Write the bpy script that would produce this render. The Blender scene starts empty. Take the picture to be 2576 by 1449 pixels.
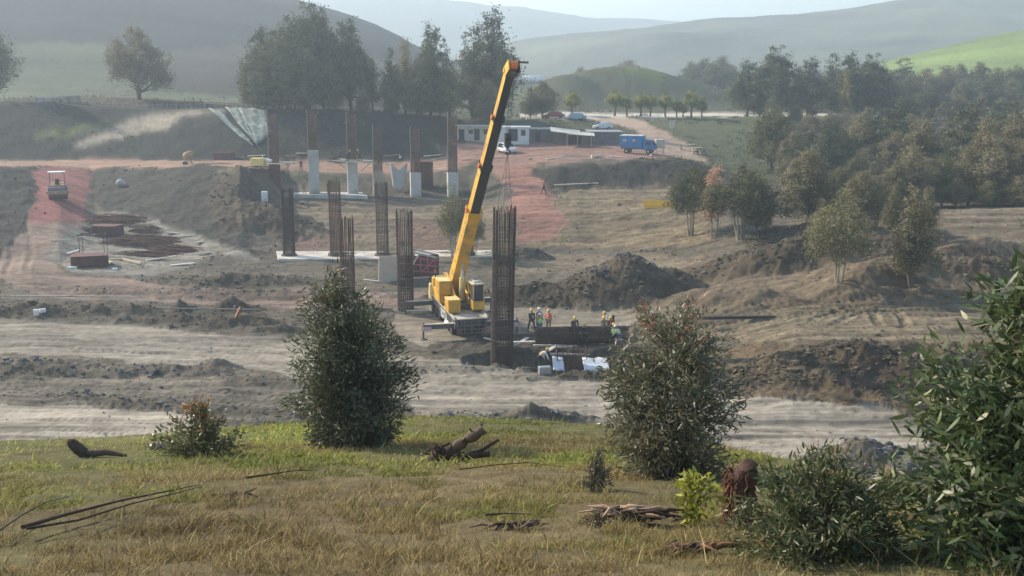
import bpy, bmesh, math, random
import numpy as np
from mathutils import Vector, Matrix, Euler

sc = bpy.context.scene
COL = sc.collection
R = math.radians
rng = random.Random(7)
nr = np.random.default_rng(11)

# ------------------------------------------------------------------ camera
F = 1100.0                      # focal length in pixels of a 1024 wide picture
TH = math.atan(210.0 / F)       # pitch down
CAMZ = 20.0
cam_d = bpy.data.cameras.new('camera')
cam = bpy.data.objects.new('camera', cam_d)
COL.objects.link(cam)
cam.location = (0, 0, CAMZ)
cam.rotation_euler = (math.pi / 2 - TH, 0, 0)
cam_d.sensor_width = 36.0
cam_d.lens = 36.0 * F / 1024.0
cam_d.clip_start = 0.3
cam_d.clip_end = 12000
sc.camera = cam

# ------------------------------------------------------------------ light
SUN_EL, SUN_AZ = R(31), R(-58)  # azimuth measured from +Y (view direction) towards +X
world = bpy.data.worlds.new('World')
sc.world = world
world.use_nodes = True
wn = world.node_tree
sky = wn.nodes.new('ShaderNodeTexSky')
sky.sky_type = 'NISHITA'
sky.sun_disc = False
sky.sun_elevation = SUN_EL
sky.sun_rotation = SUN_AZ
sky.dust_density = 0.8
sky.air_density = 1.2
bg = wn.nodes['Background']
wn.links.new(sky.outputs[0], bg.inputs[0])
bg.inputs[1].default_value = 0.15
sd = bpy.data.lights.new('sun', 'SUN')
sd.energy = 5.0
sd.angle = R(0.7)
sd.color = (1.0, 0.88, 0.70)
sun = bpy.data.objects.new('sun', sd)
COL.objects.link(sun)
to_sun = Vector((math.sin(SUN_AZ) * math.cos(SUN_EL), math.cos(SUN_AZ) * math.cos(SUN_EL), math.sin(SUN_EL)))
sun.rotation_euler = to_sun.to_track_quat('Z', 'Y').to_euler()
sun.location = (-60, 60, 120)
sc.view_settings.view_transform = 'Standard'
sc.view_settings.look = 'None'
sc.view_settings.exposure = 0.56
sc.view_settings.gamma = 1.0
sc.cycles.volume_bounces = 1
sc.cycles.max_bounces = 6
sc.cycles.diffuse_bounces = 2
sc.cycles.glossy_bounces = 2
sc.cycles.transmission_bounces = 2
sc.cycles.transparent_max_bounces = 8
sc.cycles.use_denoising = True

# ------------------------------------------------------------------ picture <-> world
S = 1024.0 / 2576.0             # V coordinates: the 2576 px wide view of the photograph
ct, st = math.cos(TH), math.sin(TH)

def at_px(px, py, Y):
    a = (px - 512.0) / F; b = (288.0 - py) / F
    dy = ct + b * st; dz = -st + b * ct
    return Vector((a / dy * Y, Y, CAMZ + dz / dy * Y))

def at(vx, vy, Y):
    return at_px(vx * S, vy * S, Y)

def proj(x, y, z):
    """world -> px (1024 wide)"""
    zz = z - CAMZ
    d = y * ct - zz * st
    up = y * st + zz * ct
    return 512 + F * x / d, 288 - F * up / d, d

# ------------------------------------------------------------------ noise
def _hash(ix, iy, seed):
    h = (ix.astype(np.int64) * 374761393 + iy.astype(np.int64) * 668265263 + seed * 1442695041) & 0xffffffff
    h = ((h ^ (h >> 13)) * 1274126177) & 0xffffffff
    return ((h ^ (h >> 16)) & 0xffff) / 65535.0

def vnoise(x, y, seed=0):
    ix = np.floor(x); iy = np.floor(y)
    fx = x - ix; fy = y - iy
    fx = fx * fx * (3 - 2 * fx); fy = fy * fy * (3 - 2 * fy)
    a = _hash(ix, iy, seed); b = _hash(ix + 1, iy, seed)
    c = _hash(ix, iy + 1, seed); d = _hash(ix + 1, iy + 1, seed)
    return (a + (b - a) * fx) * (1 - fy) + (c + (d - c) * fx) * fy

def fbm(x, y, seed=0, octv=4, gain=0.5):
    s = 0.0; a = 1.0; t = 0.0
    for i in range(octv):
        s = s + a * (vnoise(x, y, seed + i * 17) * 2 - 1); t += a
        x = x * 2.03 + 5.1; y = y * 2.03 + 1.7; a *= gain
    return s / t

# ------------------------------------------------------------------ terrain feature lines: (px, py, D)
def crestD(py):
    al = math.atan((py - 288.0) / F) + TH
    return 1.6 / (math.tan(al) - 0.256)

LINES = []
def line(knots, mode='py'):
    u = []; D = []; z = []
    for k in knots:
        if mode == 'py':
            p = at_px(k[0], k[1], k[2]); u.append(p.x / k[2]); z.append(p.z)
        else:
            p = at_px(k[0], 250, k[2]); u.append(p.x / k[2]); z.append(k[1])
        D.append(k[2])
    LINES.append((np.array(u), np.array(D, float), np.array(z, float)))

crest = [(-60, 444), (0, 443), (120, 438), (160, 433), (280, 424), (420, 417), (520, 420), (600, 426), (735, 448), (855, 473), (950, 497), (1024, 515), (1150, 535)]
cD = [crestD(p[1]) for p in crest]
line([(-400, CAMZ - 1.7, 0.5), (1400, CAMZ - 1.7, 0.5)], 'z')
line([(c[0], CAMZ - 1.6 - 0.256 * d * 1.0, d) for c, d in zip(crest, cD)], 'z')
G0 = CAMZ - 19.4
line([(c[0], G0 - 0.1, d + 20) for c, d in zip(crest, cD)], 'z')
line([(-300, G0, 60), (700, G0, 60), (1300, G0, 60)], 'z')
line([(-300, G0, 70), (600, G0, 70), (740, G0 + 1.0, 71.0), (800, G0 + 2.4, 71), (1300, G0 + 2.6, 71)], 'z')
# L4 foot of the rising ground
line([(-300, 262, 113), (0, 262, 113), (30, 250, 118), (60, 262, 113), (95, 246, 124), (160, 248, 125), (240, 262, 116.5), (290, 256, 120), (400, 252, 122),
      (500, 252, 122), (600, 252, 122), (680, 262, 110), (740, 292, 92), (850, 304, 84), (1300, 304, 84)])
# L5
line([(-300, 205, 134), (0, 208, 132), (30, 208, 132), (60, 205, 137), (95, 203, 148), (160, 206, 141), (240, 205, 139), (285, 196, 164), (470, 196, 164), (505, 198, 152), (545, 200, 150), (570, 189, 157),
      (690, 189, 157), (735, 226, 122), (790, 232, 112), (850, 222, 108), (900, 214, 112), (1300, 210, 112)])
# L6
line([(-300, 166, 152), (0, 166, 152), (60, 166, 166), (90, 167, 171), (240, 168, 152), (275, 171, 168), (290, 174, 174), (430, 174, 174), (470, 168, 172), (530, 165, 170), (560, 164, 166),
      (690, 163, 166), (735, 200, 150), (790, 205, 140), (850, 207, 135), (1024, 203, 132), (1300, 203, 132)])
# L7
line([(-300, 160, 180), (240, 160, 182), (290, 163, 184), (430, 160, 186), (470, 150, 190), (530, 144, 195), (600, 145, 195), (655, 150, 190), (690, 160, 183), (750, 180, 172), (850, 195, 165), (1300, 190, 165)])
# L8
line([(-300, 103, 200), (0, 103, 200), (60, 105, 202), (140, 110, 206), (215, 109, 202), (290, 111, 200), (440, 117, 205), (480, 122, 214), (530, 121, 217), (600, 116, 236), (750, 117, 242), (850, 118, 250), (1300, 118, 250)])
# L9
line([(-300, 96, 300), (0, 96, 300), (290, 102, 300), (440, 108, 300), (512, 108, 300), (600, 110, 300), (740, 110, 300), (1024, 108, 320), (1300, 108, 320)])
# LA
line([(-300, -60, 520), (0, -28, 560), (200, -14, 600), (290, -3, 620), (340, 11, 620), (376, 24, 600), (405, 40, 580), (440, 58, 560), (470, 70, 520), (512, 86, 480), (600, 90, 470), (700, 90, 450), (800, 84, 450),
      (880, 63, 480), (950, 46, 500), (1024, 31, 520), (1300, -20, 540)])
line([(-300, CAMZ + 20, 800), (300, CAMZ + 5, 800), (450, CAMZ - 15, 800), (560, CAMZ - 12, 750), (800, CAMZ - 12, 750), (1024, CAMZ - 10, 750), (1300, CAMZ, 800)], 'z')
line([(-300, 60, 1100), (300, 66, 1100), (450, 62, 1100), (512, 43, 1100), (570, 34, 1120), (655, 22, 1150), (800, 13, 1200), (1024, -4, 1250), (1300, -20, 1250)])
line([(-300, CAMZ + 5, 1500), (512, CAMZ + 5, 1500), (1300, CAMZ + 30, 1500)], 'z')
line([(-300, -4, 2300), (300, -5, 2300), (430, -2, 2300), (517, 7, 2350), (596, 17, 2400), (650, 20, 2400), (800, 30, 2400), (1300, 30, 2400)])
line([(-300, CAMZ - 20, 3300), (1300, CAMZ - 20, 3300)], 'z')
line([(-300, CAMZ - 20, 6000), (1300, CAMZ - 20, 6000)], 'z')

# mounds: (Vx, Vy of the foot, D, rx, ry, h, rot, sharp)
MOUNDS = []
def mound(vx, vy, rx, ry, h, D=None, rot=0.0, nz=0.25, dark=1.0, pw=1.0):
    al = math.atan((vy * S - 288) / F) + TH
    if D is None:
        D = 19.4 / math.tan(al)
    p = at(vx, vy, D)
    MOUNDS.append((p.x, D, rx, ry, h, rot, nz, dark, pw))
mound(1555, 772, 6.4, 5.5, 4.3, D=95, nz=0.18, pw=1.0)
mound(1620, 760, 5.5, 4.5, 2.8, D=97, nz=0.25)
mound(1380, 768, 8.5, 3.2, 1.4, D=95, nz=0.35)
mound(1480, 775, 6.5, 3.2, 2.2, D=94.5, nz=0.3)
mound(1330, 655, 3.0, 2.5, 1.1, nz=0.3)
mound(1980, 650, 7.5, 4, 2.4, D=99, nz=0.3)
mound(1800, 730, 9, 4.4, 1.3, D=88.5, rot=-.5, nz=.14, dark=0, pw=1.25)
mound(2230, 700, 11, 4.6, 1.7, D=90, rot=.5, nz=.14, dark=0, pw=1.25)
mound(2440, 640, 11, 4.6, 1.6, D=96, rot=.4, nz=.14, dark=0, pw=1.25)
mound(1860, 640, 6, 3.5, 1.3, D=101, nz=0.35)
mound(2210, 625, 9, 3.5, 1.2, D=99, nz=0.3)
mound(2480, 690, 8, 3.2, 1.5, D=92, nz=0.35)
mound(590, 782, 2.3, 1.2, 1.0, nz=0.5)
mound(455, 783, 1.2, 1.0, 0.75, nz=0.5)
mound(345, 790, 2.2, 1.4, 0.75, nz=0.5)
mound(230, 795, 3.5, 1.2, 0.55, nz=0.5)
mound(60, 800, 6.0, 1.6, 0.8, nz=0.5)
mound(-200, 800, 9.0, 1.8, 0.9, nz=0.5)
mound(460, 812, 7.0, 1.3, 0.55, nz=0.5)
mound(600, 818, 4.5, 1.2, 0.7, nz=0.5)
mound(710, 835, 3.0, 1.0, 0.45, nz=0.6)
mound(550, 740, 16.0, 2.0, 0.7, D=97.5, nz=0.5, rot=-0.05)
mound(630, 700, 10, 2.5, 0.8, D=104, nz=0.4)
mound(60, 935, 6.5, 2.2, 0.7, nz=0.4, rot=-0.05)
mound(-160, 930, 7.5, 2.2, 0.8, nz=0.4, rot=-0.05)
mound(240, 935, 5, 1.6, 0.55, nz=0.5, rot=-0.1)
mound(420, 935, 6, 1.4, 0.45, nz=0.5, rot=-0.1)
mound(540, 925, 1.8, 1.1, 0.65, nz=0.5)
mound(680, 965, 5, 1.2, 0.4, nz=0.5, rot=-0.2)
mound(300, 1010, 7, 1.0, 0.35, nz=0.6, rot=-0.3)
mound(600, 1035, 6, 0.9, 0.35, nz=0.6, rot=-0.2)
mound(1345, 1058, 3.3, 1.2, 0.85, nz=0.5)
mound(1120, 1050, 3.0, 1.0, 0.35, nz=0.6)
mound(2190, 1195, 4.6, 2.2, 1.2, D=53.5, nz=0.5)
mound(2340, 1225, 3.8, 2.2, 1.1, D=52, nz=0.5)
mound(2160, 985, 5.0, 3.0, 1.5, D=67, nz=0.35)
mound(2300, 1000, 4.5, 3.0, 1.1, D=65.5, nz=0.45)
mound(1950, 985, 6.0, 2.2, 0.8, D=67, nz=0.45)
mound(2480, 1010, 5.0, 3.0, 1.3, D=66, nz=0.4)
mound(1230, 925, 8, 1.0, 0.35, D=72, nz=0.6)
mound(1500, 955, 8, 0.9, 0.35, D=70, nz=0.6)
mound(690, 560, 5.5, 9, 3.0, D=136, nz=0.35, rot=0.35)
mound(655, 480, 5.0, 8, 1.2, D=148, nz=0.35, rot=0.35)
mound(575, 520, 2.5, 13, 1.2, D=140, nz=0.3, rot=0.28)
mound(1560, 205, 46, 34, 11.5, D=330, nz=0.06, pw=1.3)
mound(1640, 205, 42, 34, 9, D=335, nz=0.06, pw=1.3)
mound(1430, 205, 24, 24, 9.0, D=318, nz=0.06, pw=1.3)
mound(300, 300, 30, 14, 1.6, D=225, nz=0.2)
PITS = []
def pit(vx, vy, rx, ry, h, D, rot=0.0):
    p = at(vx, vy, D); PITS.append((p.x, D, rx, ry, h, rot))
pit(1450, 900, 6.6, 3.1, 1.7, 74.5, rot=-0.05)
pit(1265, 912, 3.1, 1.5, 1.15, 74.6)

def base_z(x, y):
    x = np.asarray(x, float); y = np.asarray(y, float)
    u = x / np.maximum(y, 0.5)
    Ds = [np.interp(u, l[0], l[1]) for l in LINES]
    Zs = [np.interp(u, l[0], l[2]) for l in LINES]
    z = Zs[0].copy()
    z = np.where(y >= Ds[-1], Zs[-1], z)
    for i in range(len(LINES) - 1):
        m = (y >= Ds[i]) & (y < Ds[i + 1])
        t = (y - Ds[i]) / (Ds[i + 1] - Ds[i])
        if i >= 9:
            t = t * t * (3 - 2 * t) * 0.55 + t * 0.45
        z = np.where(m, Zs[i] + (Zs[i + 1] - Zs[i]) * t, z)
    return z

def mound_z(x, y):
    dz = np.zeros_like(x); dk = np.zeros_like(x)
    for (mx, my, rx, ry, h, rot, nz, dark, pw) in MOUNDS:
        m = (np.abs(x - mx) < max(rx, ry) * 1.4) & (np.abs(y - my) < max(rx, ry) * 1.4)
        if not m.any(): continue
        X = x[m] - mx; Y = y[m] - my
        c, s = math.cos(rot), math.sin(rot)
        a = (X * c + Y * s) / rx; b = (-X * s + Y * c) / ry
        r = np.sqrt(a * a + b * b)
        sc_ = 2.2 / min(rx, ry)
        n = fbm(X * sc_ * .5 + mx, Y * sc_ * .5 + my, 3, 5, 0.6)
        r2 = np.clip(1 - r * (1 + nz * n * 1.2), 0, 1)
        sh = (r2 ** pw) * (1.35 - 0.35 * r2) * (1 + nz * n * 1.5)
        if pw > 1.2: sh = r2 * r2 * (3 - 2 * r2)
        hf = fbm(X * 1.6 + mx, Y * 1.6 + my, 9, 4, .65)
        sh = sh + np.clip(r2 * 3, 0, 1) * hf * (.16 if pw <= 1.2 else 0) * min(1.0, 1.6 / max(h, .5)) * 1.3
        dz[m] = np.maximum(dz[m], h * sh)
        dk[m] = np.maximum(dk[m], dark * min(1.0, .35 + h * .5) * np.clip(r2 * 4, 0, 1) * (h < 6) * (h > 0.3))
    for (mx, my, rx, ry, h, rot) in PITS:
        m = (np.abs(x - mx) < rx * 1.3) & (np.abs(y - my) < rx * 1.3)
        if not m.any(): continue
        X = x[m] - mx; Y = y[m] - my
        c, s = math.cos(rot), math.sin(rot)
        a = (X * c + Y * s) / rx; b = (-X * s + Y * c) / ry
        r = (np.abs(a) ** 4 + np.abs(b) ** 4) ** 0.25
        n = fbm(X * .8 + mx, Y * .8, 5, 3)
        e = np.clip((1 + 0.12 * n - r) / 0.22, 0, 1)
        dz[m] -= h * e * e * (3 - 2 * e)
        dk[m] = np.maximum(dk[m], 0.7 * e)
    return dz, dk

# zones in V coordinates: polygon, D range, colour, roughness amplitude, streak amplitude, object
def inpoly(px, py, poly):
    c = np.zeros(px.shape, bool); n = len(poly); j = n - 1
    for i in range(n):
        xi, yi = poly[i]; xj, yj = poly[j]
        if yi != yj:
            c ^= ((yi > py) != (yj > py)) & (px < (xj - xi) * (py - yi) / (yj - yi) + xi)
        j = i
    return c

ZN = [
 # poly, D0, D1, colour, rough, streak, kind
 ([(-900, 400), (2900, 400), (3400, 1300), (-900, 1300)], 30, 170, (.135, .12, .094), .13, .07, 0),
 ([(-900, 255), (1250, 255), (1250, 412), (640, 412), (-900, 405)], 178, 320, (.036, .04, .036), .15, 0, 0),  # shadowed embankment behind the red road, its shade painted into the colour
 ([(1130, 240), (1900, 240), (1900, 320), (1130, 325)], 205, 330, (.08, .09, .05), .15, 0, 0),
 ([(1640, 296), (1800, 296), (2100, 296), (2100, 520), (1960, 460), (1850, 430), (1760, 380)], 165, 250, (.10, .115, .06), .12, 0, 0),
 ([(-900, 160), (-900, 262), (620, 262), (620, 180), (420, 150), (200, 105), (50, 110)], 205, 480, (.115, .13, .075), .2, 0, 0),
 ([(1130, 160), (1130, 285), (1900, 285), (1900, 150), (1600, 150)], 250, 480, (.088, .10, .06), .2, 0, 0),
 # dark earth banks, backlit shade also painted into their colour
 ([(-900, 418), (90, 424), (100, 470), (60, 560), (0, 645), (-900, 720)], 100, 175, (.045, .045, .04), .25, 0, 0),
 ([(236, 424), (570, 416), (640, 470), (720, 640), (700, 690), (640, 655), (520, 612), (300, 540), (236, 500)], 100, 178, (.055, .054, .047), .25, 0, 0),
 ([(552, 425), (612, 430), (640, 500), (700, 575), (690, 620), (620, 580), (575, 520)], 110, 178, (.16, .14, .10), .2, 0, 0),
 ([(640, 560), (700, 560), (730, 650), (680, 665), (640, 640)], 110, 178, (.12, .105, .085), .25, 0, 0),
 # flat work yard with concrete spill
 ([(200, 560), (300, 530), (400, 560), (600, 625), (680, 668), (600, 700), (330, 700), (200, 690), (120, 650), (140, 600)], 100, 160, (.24, .23, .205), .07, .10, 0),
 ([(560, 640), (720, 670), (740, 715), (540, 735), (300, 715)], 95, 125, (.13, .12, .10), .2, .05, 0),
 # middle
 ([(730, 498), (1100, 500), (1290, 520), (1290, 640), (730, 640)], 110, 165, (.185, .155, .11), .2, .12, 0),
 ([(735, 590), (880, 590), (880, 645), (735, 645)], 110, 165, (.17, .12, .095), .2, .05, 0),
 ([(1000, 560), (1140, 570), (1120, 640), (1000, 620)], 110, 165, (.18, .125, .095), .2, 0, 0),
 ([(660, 488), (1330, 488), (1300, 520), (700, 506)], 140, 170, (.12, .11, .095), .1, 0, 0),  # trench shadow along the rear slab, painted as darker soil
 ([(1100, 425), (1300, 420), (1290, 500), (1180, 500), (1100, 478)], 155, 178, (.095, .09, .07), .25, 0, 0),
 ([(870, 432), (1100, 430), (1100, 490), (870, 480)], 160, 178, (.10, .095, .075), .2, 0, 0),
 ([(1380, 470), (1700, 460), (1800, 600), (1720, 625), (1300, 620), (1390, 560)], 110, 165, (.205, .17, .115), .16, .24, 0),
 ([(1290, 640), (1700, 640), (1720, 690), (1650, 700), (1440, 700), (1290, 690)], 90, 125, (.19, .165, .12), .07, .05, 0),
 ([(1290, 620), (1740, 625), (1740, 640), (1290, 636)], 110, 128, (.12, .11, .09), .12, 0, 0),
 # right hillside
 ([(1640, 700), (1760, 640), (1960, 640), (2060, 590), (2200, 560), (3400, 480), (3400, 770), (1900, 775), (1640, 775)], 78, 140, (.15, .122, .087), .26, .08, 0),
 ([(1850, 585), (2040, 560), (2060, 640), (1900, 660)], 90, 140, (.10, .09, .07), .3, 0, 0),
 ([(2340, 545), (2460, 510), (3400, 500), (3400, 650), (2560, 655), (2400, 625)], 100, 160, (.20, .168, .125), .06, .12, 0),
 ([(1560, 765), (1900, 775), (3400, 760), (3400, 870), (2350, 860), (1900, 855), (1560, 850)], 60, 110, (.20, .17, .12), .10, .20, 0),
 ([(1800, 880), (1900, 860), (2350, 860), (3400, 870), (3400, 1060), (2330, 1070), (2250, 1030), (2100, 1010), (1850, 990)], 58, 85, (.14, .108, .07), .3, .05, 0),
 ([(2150, 905), (2280, 905), (2310, 975), (2180, 990), (2110, 960)], 58, 85, (.10, .075, .06), .2, 0, 0),
 ([(1560, 700), (1640, 720), (1560, 780), (1290, 780), (1290, 700)], 85, 105, (.12, .11, .085), .2, 0, 0),
 # field left of the near road: churned mud
 ([(-900, 900), (0, 905), (400, 915), (740, 945), (1000, 1000), (1050, 1040), (700, 1060), (480, 1060), (380, 1040), (0, 1025), (-900, 1020)], 58, 80, (.185, .168, .138), .12, .16, 0),
 ([(-900, 752), (100, 757), (620, 775), (740, 822), (740, 850), (560, 838), (0, 800), (-900, 795)], 75, 105, (.105, .095, .078), .2, 0, 0),
 ([(1100, 838), (1240, 850), (1560, 930), (1850, 960), (1850, 990), (1500, 965), (1150, 915), (1060, 880)], 60, 85, (.095, .086, .07), .2, 0, 0),  # dark mud strip, crane and column shadows painted into its colour
 # ---- roads (kind 1)
 ([(-900, 1120), (0, 1120), (420, 1110), (500, 1060), (420, 1035), (0, 1022), (-900, 1015)], 45, 75, (.36, .33, .28), .03, .12, 1),
 ([(-900, 790), (0, 800), (600, 840), (740, 850), (1000, 890), (1150, 915), (1500, 965), (1850, 990), (2200, 1015), (2300, 1050), (2350, 1120), (2330, 1260), (1850, 1140), (1500, 1090), (1080, 1075), (1000, 1000), (740, 942), (400, 910), (0, 900), (-900, 890)],
  45, 92, (.255, .235, .20), .03, .13, 1),
 ([(1000, 760), (1090, 760), (1640, 790), (1560, 835), (1240, 845), (1060, 870), (1000, 850)], 74, 100, (.22, .20, .165), .05, .08, 1),
 ([(95, 423), (236, 423), (232, 540), (215, 560), (60, 570), (100, 470)], 100, 178, (.245, .105, .095), .07, .06, 1),
 ([(60, 560), (215, 558), (150, 600), (128, 650), (180, 695), (330, 705), (600, 738), (760, 735), (1060, 740), (1010, 775), (700, 778), (600, 772), (350, 762), (120, 745), (30, 725), (-20, 670), (10, 620)], 90, 150, (.215, .165, .14), .05, .08, 1),
 ([(-900, 400), (0, 402), (560, 404), (1130, 404), (1130, 432), (860, 432), (700, 425), (560, 417), (240, 421), (0, 421), (-900, 420)], 150, 192, (.285, .19, .145), .05, .05, 1),
 ([(1130, 360), (1300, 355), (1540, 360), (1690, 372), (1700, 400), (1640, 404), (1360, 412), (1380, 480), (1440, 560), (1400, 600), (1295, 612), (1285, 480), (1230, 405), (1130, 430)], 120, 200, (.235, .15, .125), .06, .08, 1),
 ([(1290, 420), (1370, 420), (1385, 490), (1430, 560), (1400, 596), (1292, 606)], 120, 180, (.245, .135, .108), .1, .14, 1),
 ([(1470, 286), (1560, 286), (1640, 310), (1710, 345), (1780, 410), (1700, 400), (1640, 375), (1600, 335), (1540, 312), (1470, 300)], 180, 250, (.32, .25, .20), .04, 0, 1),
 ([(1310, 284), (2290, 285), (2290, 295), (1310, 296)], 215, 300, (.44, .42, .38), .0, 0, 1),
 ([(160, 372), (240, 340), (330, 292), (380, 280), (560, 272), (560, 280), (450, 292), (420, 322), (330, 348), (230, 368)], 182, 240, (.34, .30, .24), .05, 0, 1),
 # terrace face below the camp
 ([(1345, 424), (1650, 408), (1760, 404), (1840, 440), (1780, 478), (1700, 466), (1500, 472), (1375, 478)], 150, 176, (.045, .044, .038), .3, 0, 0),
 # green patches
 ([(60, 345), (200, 308), (285, 312), (200, 335), (90, 352)], 180, 240, (.13, .16, .06), .1, 0, 0),
]
FZ = [  # far fields: polygon, D0, D1, colour
 ([(-900, -100), (1100, -100), (1100, 260), (640, 250), (420, 130), (200, 105), (60, 112), (-900, 120)], 300, 640, (.042, .045, .036)),  # left hill in shadow, the shade put into its dark colour
 ([(420, 130), (640, 120), (1000, 150), (1000, 255), (420, 235)], 240, 500, (.075, .065, .052)),
 ([(2200, 155), (2576, 60), (3400, -60), (3400, 220), (2500, 235), (2260, 190)], 330, 620, (.21, .27, .085)),
 ([(1560, 150), (1700, 165), (1660, 200), (1540, 190)], 300, 420, (.12, .145, .055)),
 ([(1380, 195), (1480, 175), (1860, 250), (1860, 285), (1380, 285)], 270, 400, (.09, .092, .055)),
 ([(1135, 130), (1150, 130), (1160, 155), (1135, 155)], 480, 1200, (.6, .42, .34)),
]
CR_U, CR_D = LINES[1][0], LINES[1][1]

def zones(x, y, z):
    px, py, d = proj(x, y, z)
    vx = px / S; vy = py / S
    n1 = fbm(x * .35, y * .35, 21, 4); n2 = fbm(x * .35 + 40, y * .35, 22, 4)
    m1 = fbm(x * .09, y * .09, 23, 3); m2 = fbm(x * .09 + 9, y * .09, 24, 3); nearS = np.clip(y / 110, .5, 1.2)
    vx = vx + n1 * 22 + m1 * 26; vy = vy + (n2 * 9 + m2 * 10) / nearS
    col = np.empty(x.shape + (3,)); rough = np.full(x.shape, .1); streak = np.zeros(x.shape); kind = np.zeros(x.shape, int)
    g = fbm(x * .004, y * .004, 31, 4)
    col[...] = (.080, .083, .052)
    col *= (1 + .22 * g)[..., None]
    rough[:] = 0.2
    far = y > 640
    col[far] = np.array((.14, .14, .09)) * (1 + .12 * g[far])[..., None]
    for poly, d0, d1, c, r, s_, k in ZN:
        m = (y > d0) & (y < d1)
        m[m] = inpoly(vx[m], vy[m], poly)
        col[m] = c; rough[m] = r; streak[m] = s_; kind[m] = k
    for poly, d0, d1, c in FZ:
        m = (y > d0) & (y < d1)
        m[m] = inpoly(vx[m] + n1[m] * 10, vy[m] + n2[m] * 4, poly)
        col[m] = c; rough[m] = .15; streak[m] = 0; kind[m] = 0
    cd = np.interp(x / np.maximum(y, .5), CR_U, CR_D)
    m = y < cd + 3.0
    gm = fbm(x * .5, y * .5, 41, 4) * .5 + .5
    a = np.array((.13, .10, .055)); b = np.array((.115, .115, .045))
    gc = a + (b - a) * np.clip(gm * 1.2 + (y - cd + 6) / 14, 0, 1)[..., None]
    col[m] = gc[m]; rough[m] = .05; streak[m] = 0; kind[m] = 2
    return col, rough, streak, kind

# tyre tracks: polylines in V coordinates on the flat site, width of the wheel pair (m), depth, lugs
TRK = []
def track(pts, gauge=1.9, w=.30, dep=.09, lug=.5):
    P = []
    for vx, vy in pts:
        al = math.atan((vy * S - 288) / F) + TH; D = 19.4 / math.tan(al); p = at(vx, vy, D); P.append((p.x, D))
    TRK.append((np.array(P), gauge, w, dep, lug))
tr_ = random.Random(12)
for k in range(6):
    o_ = k * 19 + tr_.uniform(-4, 4)
    track([(-700, 935 + o_ * .9), (0, 925 + o_), (450, 950 + o_), (800, 985 + o_ * .9)] if k > 1 else [(-700, 925 + o_), (100, 960 + o_), (500, 1030 + o_ * .5), (760, 1060)], w=.32, dep=.11)
for k in range(4): track([(-700, 1045 + k * 20), (0, 1042 + k * 21), (420, 1064 + k * 16), (700, 1075 + k * 12)], w=.35, dep=.10, lug=.42)
for k in range(5):
    o_ = k * 19
    track([(-700, 800 + o_), (0, 806 + o_), (600, 848 + o_ * .8), (1000, 905 + o_ * 1.3), (1500, 972 + o_ * 1.4), (1850, 1000 + o_ * 1.5), (2300, 1060 + o_ * 1.6)], w=.3, dep=.06, lug=.6)
for k in range(4): track([(60, 640 + k * 9), (40, 690 + k * 6), (160, 735 + k * 5), (400, 752 + k * 4), (720, 758 + k * 5), (1050, 765 + k * 5)], dep=.06)
for k in range(7): track([(1640, 838 + k * 5), (1900, 815 + k * 9), (2300, 790 + k * 12), (3200, 770 + k * 15)], w=.35, dep=.14, lug=.55)
for k in range(5): track([(1300, 560 + k * 12), (1450, 540 + k * 12), (1700, 520 + k * 16), (1900, 560 + k * 10)], w=.4, dep=.12, lug=0)
track([(2050, 900), (2150, 850), (2220, 860), (2240, 900)], dep=.16); track([(2250, 840), (2310, 870), (2300, 920)], dep=.16)
def tracks_z(x, y):
    dz = np.zeros_like(x); dk = np.zeros_like(x)
    wob = .35 * fbm(x * .12, y * .12, 131, 3)
    for P, g, w, dep, lug in TRK:
        m = (y > P[:, 1].min() - 3) & (y < P[:, 1].max() + 3) & (x > P[:, 0].min() - 3) & (x < P[:, 0].max() + 3)
        if not m.any(): continue
        X = x[m]; Y_ = y[m] + wob[m]; best = np.full(X.shape, 99.); bs = np.zeros(X.shape); s0 = 0.0
        for i in range(len(P) - 1):
            a = P[i]; d = P[i + 1] - a; L = math.hypot(*d); d = d / L
            t = (X - a[0]) * d[0] + (Y_ - a[1]) * d[1]; tc = np.clip(t, 0, L)
            sd_ = -(X - a[0]) * d[1] + (Y_ - a[1]) * d[0]
            e = np.hypot(X - a[0] - d[0] * tc, Y_ - a[1] - d[1] * tc)
            b = e < np.abs(best); best = np.where(b, np.copysign(e, sd_), best); bs = np.where(b, s0 + tc, bs); s0 += L
        q = np.abs(np.abs(best) - g / 2) / w
        prof = np.exp(-q ** 4 * 1.0) - .55 * np.exp(-((q - 1.6) / .5) ** 2)
        lg_ = 1 + (.55 * np.sign(np.sin(bs * 2 * math.pi / lug + np.sign(best) * 1.2)) * (q < 1) * .6 if lug > 0 else 0)
        fade = np.clip(.55 + 1.1 * fbm(bs * .05 + P[0, 1], best * .0, 7, 2), 0, 1)
        v = prof * dep * .75 * lg_ * fade
        dz[m] -= v; dk[m] = np.maximum(dk[m], np.clip(prof, 0, 1) * fade * (.6 + .4 * (lg_ - 1)))
    return dz, dk

def micro(x, y, rough, streak):
    n = fbm(x * .45, y * .45, 51, 5, .6)
    s_ = fbm(x * .055 + y * .02, y * .95, 61, 4, .55) + .5 * fbm(x * .10 - y * .03, y * 2.2, 63, 3, .6)
    n2 = fbm(x * .16, y * .16, 57, 3)
    rg = 1 - np.abs(fbm(x * .3, y * .3, 58, 4)) * 2
    return rough * (n * 1.6 + np.clip(rough - .2, 0, 1) * 5 * n2 + rg * .6) + streak * s_ * 1.1 + streak * .5 * fbm(x * .3, y * 3.2, 64, 2)

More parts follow.
